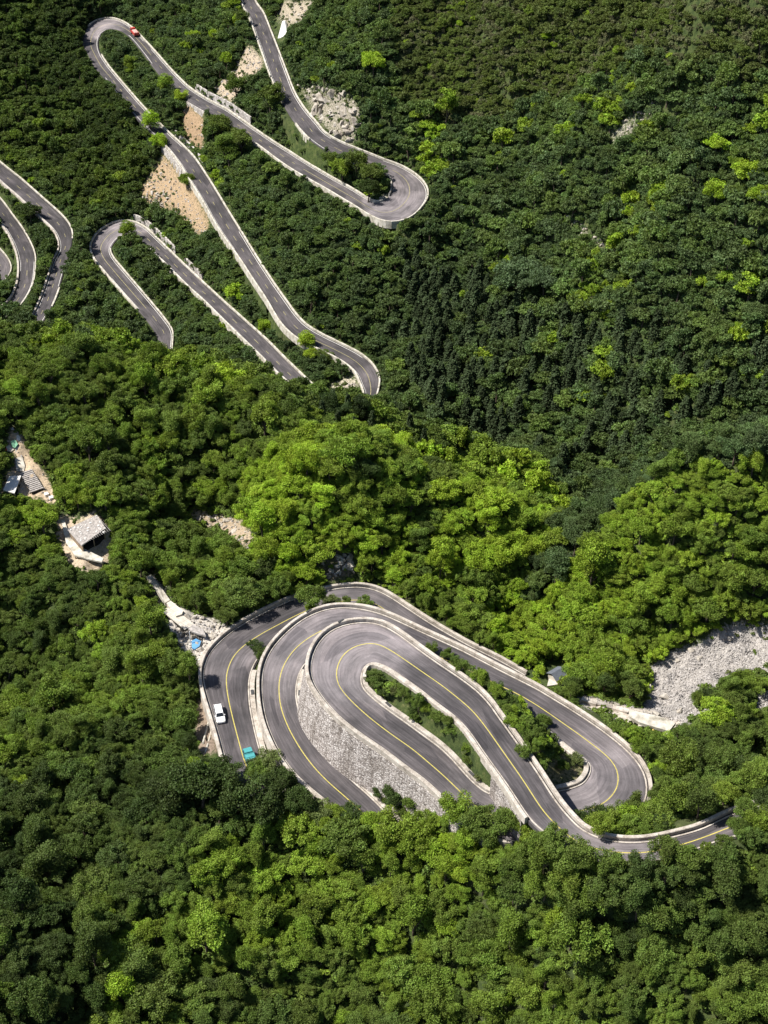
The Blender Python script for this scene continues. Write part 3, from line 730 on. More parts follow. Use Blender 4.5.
# ------------------------------------------------------------------ stone walls
def stone_wall(rname, e, i0, i1, z_top, drop, label, batter=0.16, off=1.3, m='wall_stone', thick=0.6, cap=None, name='stone_retaining_wall'):
    """wall face that stands along a road edge; drop may be a function of the sample index"""
    q = cut(FULL[rname], i0, i1); n = len(q['c'])
    d = np.array([drop(k) for k in q['idx']]) if callable(drop) else np.full(n, float(drop))
    top = up(edge_off(q, e, off), z_top)
    bot = edge_off(q, e, off) + q['n'] * ((d * batter)[:, None]) * (1 if e == 0 else -1); bot[:, 2] += z_top - d
    back = up(edge_off(q, e, off - thick), z_top); bb = back.copy(); bb[:, 2] -= d
    o = sweep([back, top, bot, bb], name, m); tag(o, label, 'stone wall', kind='thing')
    if cap: sweep([up(back, 0.002), up(back, cap), up(top, cap), up(top, 0.002)], 'coping', 'concrete', o)
    return o
low = ROADS['loop_low']
def low_z(idx):
    """elevation of the lower road opposite a sample of the U turn"""
    k = int(np.argmin(np.abs(LOOP['idx'] - idx))); p = edge_off(LOOP, 0, 3)[k]
    s = (low['idx'] > 56); d = np.hypot(low['c'][s][:, 0] - p[0], low['c'][s][:, 1] - p[1])
    return LOOP['c'][k][2] - low['c'][s][d.argmin()][2]
stone_wall('loop', 0, pidx('loop', 0, (311,660), 15, 40), pidx('loop', 0, (489,835), 20, 45), -0.35, lambda k: min(low_z(k), 10.5) + 0.6, 'tall grey rubble stone retaining wall between the U turn and the middle road', 0.17, 1.26)
stone_wall('loop', 1, pidx('loop', 1, (527,815), 0, 20), pidx('loop', 1, (497,769), 0, 20), -0.35, 7.0, 'stone abutment wall under the near side of the bridge straight', 0.02, 1.1)
def sw(rname, e, p0, p1, lo, hi, *a, **kw):
    i0, i1 = sorted((pidx(rname, e, p0, lo, hi), pidx(rname, e, p1, lo, hi)))
    return stone_wall(rname, e, i0, i1, *a, **kw)
W4 = dict(m='white_stone')
sw('far', 1, (247,125), (193,91), 24, 40, 3.2, 3.6, 'white block retaining wall on the uphill side of the second far road', -0.12, 1.9, **W4)
sw('far', 0, (206,110), (186,98), 24, 40, -0.3, 5.0, 'white stone wall under the second far road above the small earth gap', 0.15, 1.0, **W4)
sw('far', 0, (200,167), (172,137), 40, 60, 2.2, 2.8, 'white stone wall uphill of the long far road near the yellow green tree', -0.1, 2.4, **W4)
sw('far', 1, (185,168), (162,145), 40, 60, -0.3, 5.0, 'white stone wall under the long far road at the top of the earth scar', 0.15, 1.0, **W4)
sw('mid', 0, (172,255), (133,223), 5, 20, 3.0, 3.4, 'grey white stone wall above the small hairpin at the foot of the earth scar', -0.12, 2.0, **W4)
sw('mid', 0, (199,281), (181,264), 3, 14, 2.6, 3.0, 'short white stone wall above the straight below the earth scar', -0.12, 1.9, **W4)
# ------------------------------------------------------------------ foliage meshes (crown radius 1, foot of the trunk at 0)
def leaf_mesh(name, P, Nrm, size, seed, vary, mats, extra=None, aspect=0.8):
    """one small bent leaf-clump face per point"""
    r = np.random.default_rng(seed); n = len(P)
    t = r.normal(size=(n, 3)); t -= (t * Nrm).sum(1)[:, None] * Nrm; t /= np.linalg.norm(t, axis=1)[:, None]
    b = np.cross(Nrm, t)
    s = size[:, None]; q = np.array(aspect) * (0.75 + 0.5 * r.random((n, 1)))
    bend = Nrm * s * (-0.28)
    v = np.stack([P + t * s + bend, P + b * s * q + Nrm * s * 0.12 * r.random((n, 1)), P - t * s * (0.7 + 0.5 * r.random((n, 1))) + bend * r.random((n, 1)) * 2, P - b * s * q], 1).reshape(-1, 3)
    f = np.arange(4 * n).reshape(n, 4)
    var = vary.astype(np.float32); mi = np.zeros(n, np.int32)
    faces = [tuple(map(int, k)) for k in f]; verts = [tuple(map(float, k)) for k in v]
    if extra is not None:
        k = len(verts); verts += [tuple(p) for p in extra.v]; faces += [tuple(i + k for i in q_) for q_ in extra.f]
        var = np.concatenate([var, np.full(len(extra.f), 0.5, np.float32)]); mi = np.concatenate([mi, np.ones(len(extra.f), np.int32)])
    me = bpy.data.meshes.new(name); me.from_pydata(verts, [], faces); me.update()
    a = me.attributes.new('vary', 'FLOAT', 'FACE'); a.data.foreach_set('value', var)
    for m_ in mats: me.materials.append(M[m_])
    me.polygons.foreach_set('material_index', mi)
    return me
def lobes_for(kind, r):
    """uneven boughs: a few big, many small, with gaps between them"""
    L = []
    n, rx, rz, cz = {'round': (24, 0.80, 0.62, 1.42), 'broad': (27, 0.90, 0.40, 1.28), 'tall': (24, 0.64, 0.95, 1.7), 'loose': (19, 0.88, 0.55, 1.38)}[kind]
    k = 0
    while len(L) < n:
        k += 1
        d = r.normal(size=3); d /= np.linalg.norm(d)
        if d[2] < -0.35: continue
        rr = 0.62 + 0.50 * r.random()
        if len(L) < 2: rr = 0.2
        c = np.array([d[0] * rx * rr, d[1] * rx * rr, cz + d[2] * rz * rr])
        s = 0.15 + 0.21 * r.random() ** 1.4
        if k < 900 and any(np.linalg.norm((c - q) * [1, 1, 1.2]) < 0.78 * (s + t) for q, t in L): continue
        L.append((c, s))
    return L
def rotm(r):
    a, b = r.normal(size=2) * 0.35
    return np.array(Matrix.Rotation(r.uniform(0, 6.28), 3, 'Z') @ Matrix.Diagonal((1.2, 0.85, 1)) @ Matrix.Rotation(a, 3, 'X') @ Matrix.Rotation(b, 3, 'Y'))
def crown_points(kind, nleaf, lsize, seed):
    r = np.random.default_rng(seed); L = lobes_for(kind, r)
    w = np.array([s * s for _, s in L]); w /= w.sum()
    P, Nn, S, V = [], [], [], []
    lv = r.random(len(L))
    per = r.choice(len(L), nleaf, p=w)
    for li in range(len(L)):
        c, s = L[li]; n = int((per == li).sum())
        d = r.normal(size=(n * 2, 3)); d /= np.linalg.norm(d, axis=1)[:, None]
        d = d[d[:, 2] > -0.75][:n]; n = len(d)
        rad = np.where(r.random(n) < 0.8, 0.70 + 0.62 * r.random(n) ** 1.3, 0.35 + 0.5 * r.random(n))
        p = c + (d * (s * rad)[:, None] * np.array([1.15, 1.15, 0.62])) @ rotm(r)
        nn = d * 1.0 + np.array([0, 0, 0.30]) + r.normal(size=(n, 3)) * 0.72; nn /= np.linalg.norm(nn, axis=1)[:, None]
        P.append(p); Nn.append(nn); S.append(lsize * (0.6 + 0.8 * r.random(n))); V.append(np.clip(0.45 * lv[li] + 0.55 * r.random(n), 0, 1))
    return np.concatenate(P), np.concatenate(Nn), np.concatenate(S), np.concatenate(V), L
def trunk_mb(L, seed, top):
    r = np.random.default_rng(seed); mb = MB()
    lean = r.normal(size=2) * 0.06
    pts_ = [(0, 0, -0.25), (lean[0] * 0.4, lean[1] * 0.4, 0.35), (lean[0], lean[1], 0.8), (lean[0] * 1.6, lean[1] * 1.6, top)]
    mb.tube(pts_, [0.085, 0.062, 0.05, 0.018], 7)
    for c, s in sorted(L, key=lambda q: -q[1])[:7]:
        z0 = 0.55 + 0.5 * r.random(); a = np.array([lean[0], lean[1], z0]); m_ = a * 0.5 + c * 0.5 + np.array([0, 0, -0.08])
        mb.tube([a, m_, c], [0.034, 0.024, 0.008], 5)
    return mb
KINDS = [('round', 'round'), ('broad', 'spreading'), ('tall', 'tall'), ('loose', 'loose'), ('round', 'rounded'), ('broad', 'wide'), ('loose', 'open')]
NEAR_CROWN, NEAR_TRUNK, FAR_KIND, FINE_KIND = [], [], [], []
for i, (k, _) in enumerate(KINDS):
    P, Nn, S, V, L = crown_points(k, 8200 if k != 'loose' else 6400, 0.039, 100 + i)
    tr = trunk_mb(L, 40 + i, 1.35)
    NEAR_CROWN.append(leaf_mesh('crown', P, Nn, S, 300 + i, V, ['leaf']))
    NEAR_TRUNK.append(tr.mesh('trunk', smooth=True)); NEAR_TRUNK[-1].materials.append(M['bark'])
    FINE_KIND.append(leaf_mesh('tree_kind', P[::1], Nn[::1], S[::1], 300 + i, V[::1], ['leaf', 'bark'], tr))
    P, Nn, S, V, L = crown_points(k, 2000, 0.078, 100 + i)
    FAR_KIND.append(leaf_mesh('tree_kind', P, Nn, S, 500 + i, V, ['leaf', 'bark'], trunk_mb(L[:3], 40 + i, 1.3)))
def conifer_points(seed, n=1500, ls=0.085):
    """dense dark columnar tree with lumpy boughs: radius 1 at the skirt, 5 tall"""
    r = np.random.default_rng(seed); Hh = 5.0
    P, N_ = [], []
    nb_ = 34
    for b in range(nb_):
        t = (b + r.random()) / nb_; z = 0.7 + t * (Hh - 0.9); R = (1 - t ** 1.7) * 0.72 + 0.10
        a = b * 2.4 + r.normal() * 0.3; c = np.array([R * math.cos(a) * 0.75, R * math.sin(a) * 0.75, z]); s = 0.24 + 0.26 * (1 - t)
        m = n // nb_; d = r.normal(size=(m, 3)); d /= np.linalg.norm(d, axis=1)[:, None]
        P.append(c + d * s * (0.7 + 0.45 * r.random((m, 1))) * [1, 1, 1.35]); q = d + r.normal(size=(m, 3)) * 0.4 + [0, 0, 0.25]; N_.append(q / np.linalg.norm(q, axis=1)[:, None])
    P = np.concatenate(P); N_ = np.concatenate(N_); n = len(P)
    return P, N_, ls * 1.5 * (0.6 + 0.8 * r.random(n)), r.random(n)
CONIFER, CON_TRUNK = [], []
for i in range(3):
    P, Nn, S, V = conifer_points(70 + i)
    CONIFER.append(leaf_mesh('crown', P, Nn, S, 80 + i, V, ['needle'], aspect=0.7))
    CON_TRUNK.append(MB().tube([(0, 0, -0.5), (0, 0, 2), (0, 0, 4.8)], [0.11, 0.07, 0.015], 6).mesh('trunk', smooth=True)); CON_TRUNK[-1].materials.append(M['bark'])
SHRUB = []
for i in range(4):
    r = np.random.default_rng(600 + i); P, Nn, S, V = [], [], [], []
    for _ in range(6 + i):
        c = np.append(r.normal(size=2) * 0.42, 0.35 + 0.3 * r.random()); s = 0.3 + 0.2 * r.random(); n = 75
        d = r.normal(size=(n, 3)); d[:, 2] = np.abs(d[:, 2]) - 0.25; d /= np.linalg.norm(d, axis=1)[:, None]
        nn = d + r.normal(size=(n, 3)) * 0.45 + [0, 0, 0.3]; nn /= np.linalg.norm(nn, axis=1)[:, None]
        P.append(c + d * s * (0.7 + 0.4 * r.random((n, 1)))); Nn.append(nn); S.append(0.12 * (0.6 + 0.8 * r.random(n))); V.append(r.random(n))
    SHRUB.append(leaf_mesh('shrub_kind', np.concatenate(P), np.concatenate(Nn), np.concatenate(S), 700 + i, np.concatenate(V), ['leaf']))

# ------------------------------------------------------------------ where the photo shows the roads, walls and bare places open to view
KEEP = np.full((H, W), 1e9, np.float32); STRICT = np.full((H, W), 1e9, np.float32)
def splat(p, grow=0):
    x, y, d = project(p); x = x.ravel(); y = y.ravel(); d = d.ravel()
    for dx in range(-grow, grow + 1):
        for dy in range(-grow, grow + 1):
            xi = np.round(x + dx).astype(int); yi = np.round(y + dy).astype(int)
            k = (xi >= 0) & (xi < W) & (yi >= 0) & (yi < H)
            np.minimum.at(KEEP, (yi[k], xi[k]), d[k])
for nm, r in FULL.items():
    a, b = edge_off(r, 0, 1.2), edge_off(r, 1, 1.2)
    fr = np.linspace(0, 1, 60)[:, None, None]
    g = a[None] * (1 - fr) + b[None] * fr
    splat(g); splat(g[:, :-1] * 0.5 + g[:, 1:] * 0.5)
def fill(poly, depth_at=None, rnd=1.0):
    xs = [p[0] for p in poly]; ys2 = [p[1] for p in poly]
    X, Y = np.meshgrid(np.arange(max(0, int(min(xs))), min(W, int(max(xs)) + 1)), np.arange(max(0, int(min(ys2))), min(H, int(max(ys2)) + 1)))
    k = inpoly(X, Y, poly)
    return X[k], Y[k]
HIDE = [  # photo: foliage in front of the carriageway
 [(322,141),(345,143),(378,157),(386,168),(386,186),(370,194),(338,172),(316,150)], [(206,115),(216,111),(252,129),(262,146),(240,141),(206,122)],
 [(104,80),(110,78),(120,88),(150,121),(166,139),(160,150),(130,128),(106,98)], [(150,90),(176,88),(190,101),(186,104),(160,84)], [(176,168),(188,168),(190,186),(178,190)],
 [(116,222),(132,222),(136,234),(160,256),(176,276),(166,274),(130,246),(118,240)], [(158,340),(178,346),(178,364),(158,364)], [(288,384),(300,380),(330,390),(330,404),(290,402)],
 [(352,392),(368,394),(390,392),(390,412),(350,412)], [(64,250),(76,246),(76,266),(68,284),(62,282)], [(30,316),(56,308),(56,330),(28,330)], [(-5,304),(20,304),(20,322),(-5,322)],
 [(200,752),(226,748),(240,758),(254,768),(262,740),(276,748),(284,790),(300,830),(200,830)], [(336,798),(352,796),(366,812),(392,812),(410,835),(330,835)], [(316,793),(330,790),(340,806),(320,806)],
 [(440,806),(468,801),(486,812),(520,815),(546,828),(575,848),(600,858),(640,862),(668,852),(672,840),(690,838),(700,848),(715,836),(740,832),(740,870),(430,870)],
 [(588,796),(612,792),(622,796),(638,790),(652,792),(652,816),(600,838),(572,812)], [(298,590),(330,590),(352,592),(376,596),(376,606),(350,604),(316,613),(300,612)], [(244,632),(262,628),(272,640),(262,668),(246,668)],
 [(440,648),(452,652),(474,664),(520,690),(556,718),(566,744),(560,744),(540,740),(500,712),(470,690),(440,664)], [(372,788),(410,790),(440,806),(390,812)], [(258,742),(276,738),(284,756),(274,768),(262,764)], [(576,745),(592,748),(592,768),(580,762)], [(730,798),(800,786),(800,845),(716,845)]]
for p in HIDE:
    X, Y = fill(p); KEEP[Y, X] = 1e9
def keep_poly(poly, back=1.0, arr=None):
    X, Y = fill(poly)
    if not len(X): return
    k = slice(None, None, 3) if len(X) > 900 else slice(None)
    d = project(hit_many(X[::4], Y[::4]))[2]; dd = np.repeat(d, 4)[:len(X)]
    a = KEEP if arr is None else arr
    a[Y, X] = np.minimum(a[Y, X], dd + back)
keep_poly([(311,690),(330,706),(386,752),(445,800),(430,806),(400,796),(372,792),(345,770),(318,745),(301,718),(300,690)], 6)
for poly, colr, amt in BARE:
    if amt >= 0.5: keep_poly(poly)
for poly in ([(547,662),(556,657),(568,668),(560,686),(548,686)], [(213,700),(227,700),(229,728),(215,728)], [(243,746),(252,744),(257,762),(248,764)], [(66,527),(97,514),(106,527),(104,560),(80,558),(64,545)],
             [(146,576),(151,573),(172,600),(192,618),(202,628),(205,646),(194,650),(186,630),(164,612)], [(9,427),(14,426),(24,444),(26,468),(40,488),(54,498),(48,502),(34,494),(14,494),(2,491),(9,476),(15,466),(14,450),(5,448)],
             [(578,694),(632,708),(678,722),(668,732),(640,724),(580,702)], [(198,720),(214,720),(206,756),(199,752)], [(276,14),(286,34),(284,40),(275,42)], [(126,24),(140,36),(138,42),(126,34)], [(644,712),(652,690),(676,664),(712,645),(740,640),(700,680),(680,715)]):
    keep_poly(poly, 1.0, STRICT)
def crown_ok(p, rad, lim=0.10):
    """share of a crown's disc that would cover something the photo shows open"""
    x, y, d = project(p); rp = rad * F / d
    if x < -40 or x > W + 40 or y < -40 or y > H + 40: return True
    n = max(6, int(rp)); g = np.linspace(-1, 1, 11)
    gx_, gy_ = np.meshgrid(g, g); k = gx_ ** 2 + gy_ ** 2 <= 1
    X = np.round(x + gx_[k] * rp * 0.95).astype(int); Y = np.round(y + gy_[k] * rp * 0.95).astype(int)
    v = (X >= 0) & (X < W) & (Y >= 0) & (Y < H)
    if not v.any(): return True
    def share(a): q = a[Y[v], X[v]]; return ((q < 1e8) & (q > d - 0.5)).sum() / k.sum()
    return share(KEEP) <= lim and share(STRICT) <= 0.012

# ------------------------------------------------------------------ leaf colours by zone: plant tones with shade and sunlight painted in
LIME, YG, MID, DARK, BLUE, OLIVE, DEEP = (0.275, 0.385, 0.034), (0.188, 0.268, 0.033), (0.122, 0.175, 0.034), (0.064, 0.097, 0.026), (0.092, 0.140, 0.062), (0.128, 0.156, 0.050), (0.036, 0.058, 0.017)
PAL = {'lime': LIME, 'yg': YG, 'mid': MID, 'dark': DARK, 'blue': BLUE, 'olive': OLIVE, 'deep': DEEP}
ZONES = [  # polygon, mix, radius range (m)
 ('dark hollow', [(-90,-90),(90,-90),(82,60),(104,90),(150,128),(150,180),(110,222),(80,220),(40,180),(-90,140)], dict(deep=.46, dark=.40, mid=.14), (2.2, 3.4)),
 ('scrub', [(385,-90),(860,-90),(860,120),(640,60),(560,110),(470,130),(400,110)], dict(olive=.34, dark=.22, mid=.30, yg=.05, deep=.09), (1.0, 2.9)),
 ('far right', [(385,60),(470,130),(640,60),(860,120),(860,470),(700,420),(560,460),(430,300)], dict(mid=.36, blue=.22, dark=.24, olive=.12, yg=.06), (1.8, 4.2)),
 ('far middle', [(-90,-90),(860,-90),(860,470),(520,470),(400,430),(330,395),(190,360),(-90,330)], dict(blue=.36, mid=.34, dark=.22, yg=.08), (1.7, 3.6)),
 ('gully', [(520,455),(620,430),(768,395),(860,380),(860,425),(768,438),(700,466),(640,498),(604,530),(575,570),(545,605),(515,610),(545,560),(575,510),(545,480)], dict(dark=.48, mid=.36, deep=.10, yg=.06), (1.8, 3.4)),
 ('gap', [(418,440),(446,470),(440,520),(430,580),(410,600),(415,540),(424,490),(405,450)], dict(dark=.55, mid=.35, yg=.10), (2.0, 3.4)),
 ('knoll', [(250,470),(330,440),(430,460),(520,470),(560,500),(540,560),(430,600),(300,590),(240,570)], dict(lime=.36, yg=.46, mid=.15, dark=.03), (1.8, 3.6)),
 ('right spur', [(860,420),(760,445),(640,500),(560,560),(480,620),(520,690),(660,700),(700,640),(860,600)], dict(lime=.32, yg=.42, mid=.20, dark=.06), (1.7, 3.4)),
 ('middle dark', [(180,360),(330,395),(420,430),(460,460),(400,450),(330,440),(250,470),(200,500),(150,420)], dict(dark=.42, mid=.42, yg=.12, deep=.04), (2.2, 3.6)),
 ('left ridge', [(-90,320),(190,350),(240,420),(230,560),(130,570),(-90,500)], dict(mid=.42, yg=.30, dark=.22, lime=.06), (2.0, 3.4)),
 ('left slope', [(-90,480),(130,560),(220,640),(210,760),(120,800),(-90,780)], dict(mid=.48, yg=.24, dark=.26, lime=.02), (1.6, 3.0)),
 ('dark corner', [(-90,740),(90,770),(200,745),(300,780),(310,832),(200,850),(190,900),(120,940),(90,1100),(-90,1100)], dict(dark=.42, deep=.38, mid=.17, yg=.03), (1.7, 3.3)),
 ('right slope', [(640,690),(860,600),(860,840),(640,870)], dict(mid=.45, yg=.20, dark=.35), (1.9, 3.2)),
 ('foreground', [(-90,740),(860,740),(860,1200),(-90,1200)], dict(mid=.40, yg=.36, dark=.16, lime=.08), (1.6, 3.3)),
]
TONE = {'dark hollow': (0.35, 0.5, 'deep'), 'scrub': (1.05, 0.55, 'olive'), 'far right': (1.3, 0.8, 'blue'), 'far middle': (1.1, 0.6, 'blue'), 'gully': (0.75, 0.5, 'blue'), 'gap': (0.9, 0.5, None), 'knoll': (2.4, 0.7, None), 'right spur': (2.35, 0.75, None), 'middle dark': (0.95, 0.6, None), 'left ridge': (1.35, 0.8, None), 'left slope': (1.05, 0.75, None), 'dark corner': (0.3, 0.5, 'deep'), 'right slope': (1.0, 0.7, None), 'foreground': (1.25, 0.95, None), 'near': (1.25, 0.6, None)}  # shaded hollows and corners darkened, sunlit knoll and spur lightened, in the leaf colour
ZONES.append(('near', [(-999,-999),(2000,-999),(2000,2000),(-999,2000)], dict(mid=.5, yg=.25, dark=.25), (2.0, 3.3)))
def zones_of(px, py):
    z = np.full(len(px), -1)
    for i, (nm, poly, mix, rr) in enumerate(ZONES):
        k = (z < 0) & inpoly(px, py, poly); z[k] = i
    return z
def zone_of(px, py):
    z = ZONES[zones_of(np.array([float(px)]), np.array([float(py)]))[0]]; return z[0], z[2], z[3]
rr_ = random.Random(5)
def pick(mix):
    x = rr_.random() * sum(mix.values())
    for k, w_ in mix.items():
        x -= w_
        if x <= 0: return k
    return k
def tint(c):
    j = rr_.uniform(0.88, 1.13); g = rr_.uniform(0.95, 1.05)
    return (c[0] * j, c[1] * j * g, c[2] * j)
STOPS = [DEEP, DARK, MID, YG, LIME]; NAMES = ['deep', 'dark', 'mid', 'yg', 'lime']
def leaf_tone(zone, n1, n2):
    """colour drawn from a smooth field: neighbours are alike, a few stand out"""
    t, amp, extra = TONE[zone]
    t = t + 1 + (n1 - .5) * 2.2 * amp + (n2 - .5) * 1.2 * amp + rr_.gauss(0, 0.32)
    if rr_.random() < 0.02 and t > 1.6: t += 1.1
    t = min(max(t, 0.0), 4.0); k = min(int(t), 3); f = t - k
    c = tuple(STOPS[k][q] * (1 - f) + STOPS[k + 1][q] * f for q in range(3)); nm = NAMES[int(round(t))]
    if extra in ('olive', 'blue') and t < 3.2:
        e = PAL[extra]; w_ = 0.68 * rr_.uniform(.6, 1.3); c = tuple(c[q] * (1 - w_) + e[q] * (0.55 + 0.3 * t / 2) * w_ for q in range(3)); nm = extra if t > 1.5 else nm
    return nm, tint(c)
TREES = []        # x, y, z, radius, squash, kind, colour word, colour, zone
CELL = {}
def near_free(x, y, r, f=0.86):
    ci, cj = int(x // 6), int(y // 6)
    for i in range(ci - 2, ci + 3):
        for j in range(cj - 2, cj + 3):
            for (a, b, c) in CELL.get((i, j), ()):
                if (a - x) ** 2 + (b - y) ** 2 < (f * (c + r)) ** 2: return False
    return True
def put(x, y, r): CELL.setdefault((int(x // 6), int(y // 6)), []).append((x, y, r))
HERO = [  # photo position of the crown, its radius in photo pixels, colour, kind (photo shows these one by one)
 (374,62,14,'lime',4),(150,119,10,'lime',2),(159,137,10,'lime',0),(186,177,9,'yg',0),(165,81,9,'yg',2),(180,93,8,'lime',0),(127,228,9,'yg',2),(194,33,8,'lime',0),(130,62,9,'yg',2),
 (265,323,8,'lime',0),(306,338,10,'lime',2),(311,352,8,'lime',0),(323,350,8,'mid',3),(236,84,13,'mid',0),(270,98,15,'mid',4),(715,147,14,'lime',4),(717,191,13,'lime',0),(751,170,16,'lime',1),(760,196,13,'lime',0),(738,160,9,'yg',0),
 (342,168,12,'yg',0),(357,160,12,'mid',0),(372,172,13,'mid',4),(332,158,10,'mid',0),(368,188,11,'dark',0),(29,213,12,'dark',4),(520,270,24,'blue',1),(545,280,18,'blue',4),(220,125,13,'mid',0),(240,140,13,'mid',4),(228,150,14,'mid',2),
 (200,785,27,'dark',4),(238,795,24,'dark',0),(168,795,22,'dark',0),(222,772,16,'dark',1),(196,768,13,'yg',3),(268,759,13,'olive',3),(281,783,17,'dark',0),(300,803,17,'dark',0),(262,774,11,'mid',3),(259,770,12,'mid',3),(254,768,9,'dark',0),(257,766,10,'dark',3),(486,838,14,'mid',0),(470,832,12,'yg',0),(437,716,7,'mid',3),(425,706,6,'yg',3),(396,691,6,'olive',3),(452,733,6,'mid',3),(468,757,6,'mid',3),(410,699,5,'mid',3),(479,776,5,'olive',3),(745,812,14,'mid',0),(762,800,15,'dark',4),(738,828,12,'mid',0),(757,822,14,'yg',0),(775,812,14,'mid',0),(321,813,15,'olive',3),(350,812,12,'dark',3),(262,812,22,'dark',4),
 (119,990,17,'lime',2),(112,955,14,'yg',0),(205,935,25,'yg',4),(300,830,20,'yg',1),(345,835,22,'mid',1),(392,830,20,'yg',0),
 (262,650,9,'dark',3),(254,642,7,'dark',3),(310,598,15,'mid',0),(311,607,7,'lime',0),(345,600,9,'mid',3),(365,600,8,'mid',3),(330,598,9,'olive',3),
 (394,797,13,'dark',0),(414,804,12,'mid',0),(380,790,9,'dark',0),
 (432,647,7,'mid',0),(462,663,8,'mid',0),(447,653,7,'mid',0),(480,674,9,'yg',0),(497,690,9,'yg',4),(519,704,10,'lime',4),(543,718,9,'mid',0),(512,720,8,'yg',0),(530,734,8,'mid',0),(548,745,7,'mid',4),(563,764,7,'mid',0),(524,750,9,'mid',0),(540,765,8,'mid',0),(576,756,8,'olive',3),
 (455,815,18,'yg',0),(480,822,17,'mid',4),(505,826,16,'mid',0),(530,832,16,'yg',0),(555,842,17,'mid',4),(580,858,17,'mid',0),(610,868,16,'mid',0),(640,868,15,'dark',0),(665,850,16,'mid',0),(690,862,17,'mid',4),(580,822,14,'dark',0),(598,818,14,'dark',0),(618,815,13,'mid',0),(636,806,13,'mid',0),(600,832,12,'yg',0),(640,828,12,'mid',0),(665,825,12,'dark',3),
 (330,408,11,'deep',2),(345,418,12,'deep',2),(360,410,11,'deep',2),(445,490,15,'lime',1),(300,485,15,'lime',1),(330,470,15,'yg',4),(285,510,14,'lime',0),(355,505,15,'yg',1),(365,470,14,'dark',4),(220,375,14,'lime',1),(205,395,16,'yg',0),(240,388,14,'yg',0),
 (495,500,15,'lime',1),(525,520,14,'yg',0),(545,455,16,'dark',1),(560,540,14,'yg',4),(505,555,16,'lime',0),
]
for (px, py, rp, cw, k) in HERO:
    g = hit(px, py)
    if g is None: continue
    d = project(g)[2]; r = rp * d / F
    hgt = 1.45 * r if k != 2 else 1.7 * r
    g2 = hit(px, py, above=hgt)
    if g2 is None: continue
    z = float(ground(g2[0], g2[1])); put(g2[0], g2[1], r * 0.85)
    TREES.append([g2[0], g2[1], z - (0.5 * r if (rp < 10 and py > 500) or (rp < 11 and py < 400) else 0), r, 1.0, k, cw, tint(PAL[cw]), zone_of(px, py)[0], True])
NCAND = 215000
cr = np.random.default_rng(99)
cyv = np.sqrt(cr.random(NCAND) * (815 ** 2 - 95 ** 2) + 95 ** 2); cxv = (cr.random(NCAND) * 2 - 1) * 0.37 * np.sqrt(cyv ** 2 + 220 ** 2)
czv = ground(cxv, cyv); ced = edge_dist(cxv, cyv); cba = bareness(cxv, cyv)
cpx, cpy, cdp = project(np.stack([cxv, cyv, czv], 1))
hx = (ground(cxv + 2, cyv) - ground(cxv - 2, cyv)) / 4; hy = (ground(cxv, cyv + 2) - ground(cxv, cyv - 2)) / 4
cnz = 1 / np.sqrt(1 + hx * hx + hy * hy)
clump = vnoise(cxv, cyv, 16, 31); keepv = (cpx > -170) & (cpx < W + 170) & (cpy > -60) & (cpy < H + 90) & (cba < 0.3)
CON_ZONE = [(385,300),(395,262),(420,265),(440,285),(500,285),(570,310),(660,330),(790,380),(790,430),(690,430),(640,450),(560,480),(500,450),(440,430),(405,385)]
incon = inpoly(cpx, cpy, CON_ZONE); czn = zones_of(cpx, cpy); cn26 = vnoise(cxv, cyv, 26, 77); cn22 = vnoise(cxv, cyv, 24, 41); cn9 = vnoise(cxv, cyv, 9, 42); big_ = vnoise(cxv, cyv, 30, 61); low_ = inpoly(cpx, cpy, [(430,630),(560,695),(606,760),(595,795),(540,800),(498,735),(430,675)]) & (cdp < 400); streak_ = 0.65 * vnoise(cxv * .8 - cyv * .6, (cxv * .6 + cyv * .8) * .35, 16, 63) + .35 * vnoise(cxv, cyv, 9, 64)
CONS = []
for i in np.nonzero(keepv)[0]:
    x, y, z = cxv[i], cyv[i], czv[i]
    nm, _, mix, rng = ZONES[czn[i]]
    far = cdp[i] > 380
    if incon[i] and far and cn26[i] > 0.22 and rr_.random() < 0.62 and len(CONS) < 285:
        r = rr_.uniform(1.7, 2.7); h = r * rr_.uniform(3.5, 4.8)
        if ced[i] > r + 1 and near_free(x, y, r, 0.55) and crown_ok((x, y, z + h * 0.55), r * 1.3):
            put(x, y, r); CONS.append((x, y, z, r, h / 5.0, rr_.randrange(3)))
        continue
    if nm == 'scrub' and streak_[i] < 0.52 and rr_.random() < 0.85: continue
    if nm == 'far right' and streak_[i] < 0.33 and rr_.random() < 0.6: continue
    u_ = rr_.random(); r = rng[0] + (rng[1] - rng[0]) * (u_ ** 1.6 if big_[i] < 0.55 else u_ ** 0.7)
    if nm == 'scrub' and big_[i] < 0.5: r *= 0.75
    if not far and rr_.random() < 0.08: r *= 1.3
    if not far and rr_.random() < 0.30: r *= 0.68
    if low_[i]: r = min(r, rr_.uniform(0.8, 1.35))
    k = rr_.choice((0, 0, 1, 2, 3, 4, 4, 5, 6))
    ok = False
    for _ in range(4):
        if ced[i] > 0.55 * r + 0.9 and near_free(x, y, r, (0.63 if far else 0.57) * max(0.6, cnz[i])) and crown_ok((x, y, z + 1.45 * r), r): ok = True; break
        r *= 0.72
        if r < 0.9: break
    if not ok: continue
    put(x, y, r)
    cw, tc = leaf_tone(nm, (streak_[i] - .5) * 1.5 + .5 if nm in ('far right', 'scrub') else cn22[i], cn9[i])
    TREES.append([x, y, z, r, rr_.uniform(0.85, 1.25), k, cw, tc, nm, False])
print('trees', len(TREES), 'conifers', len(CONS))

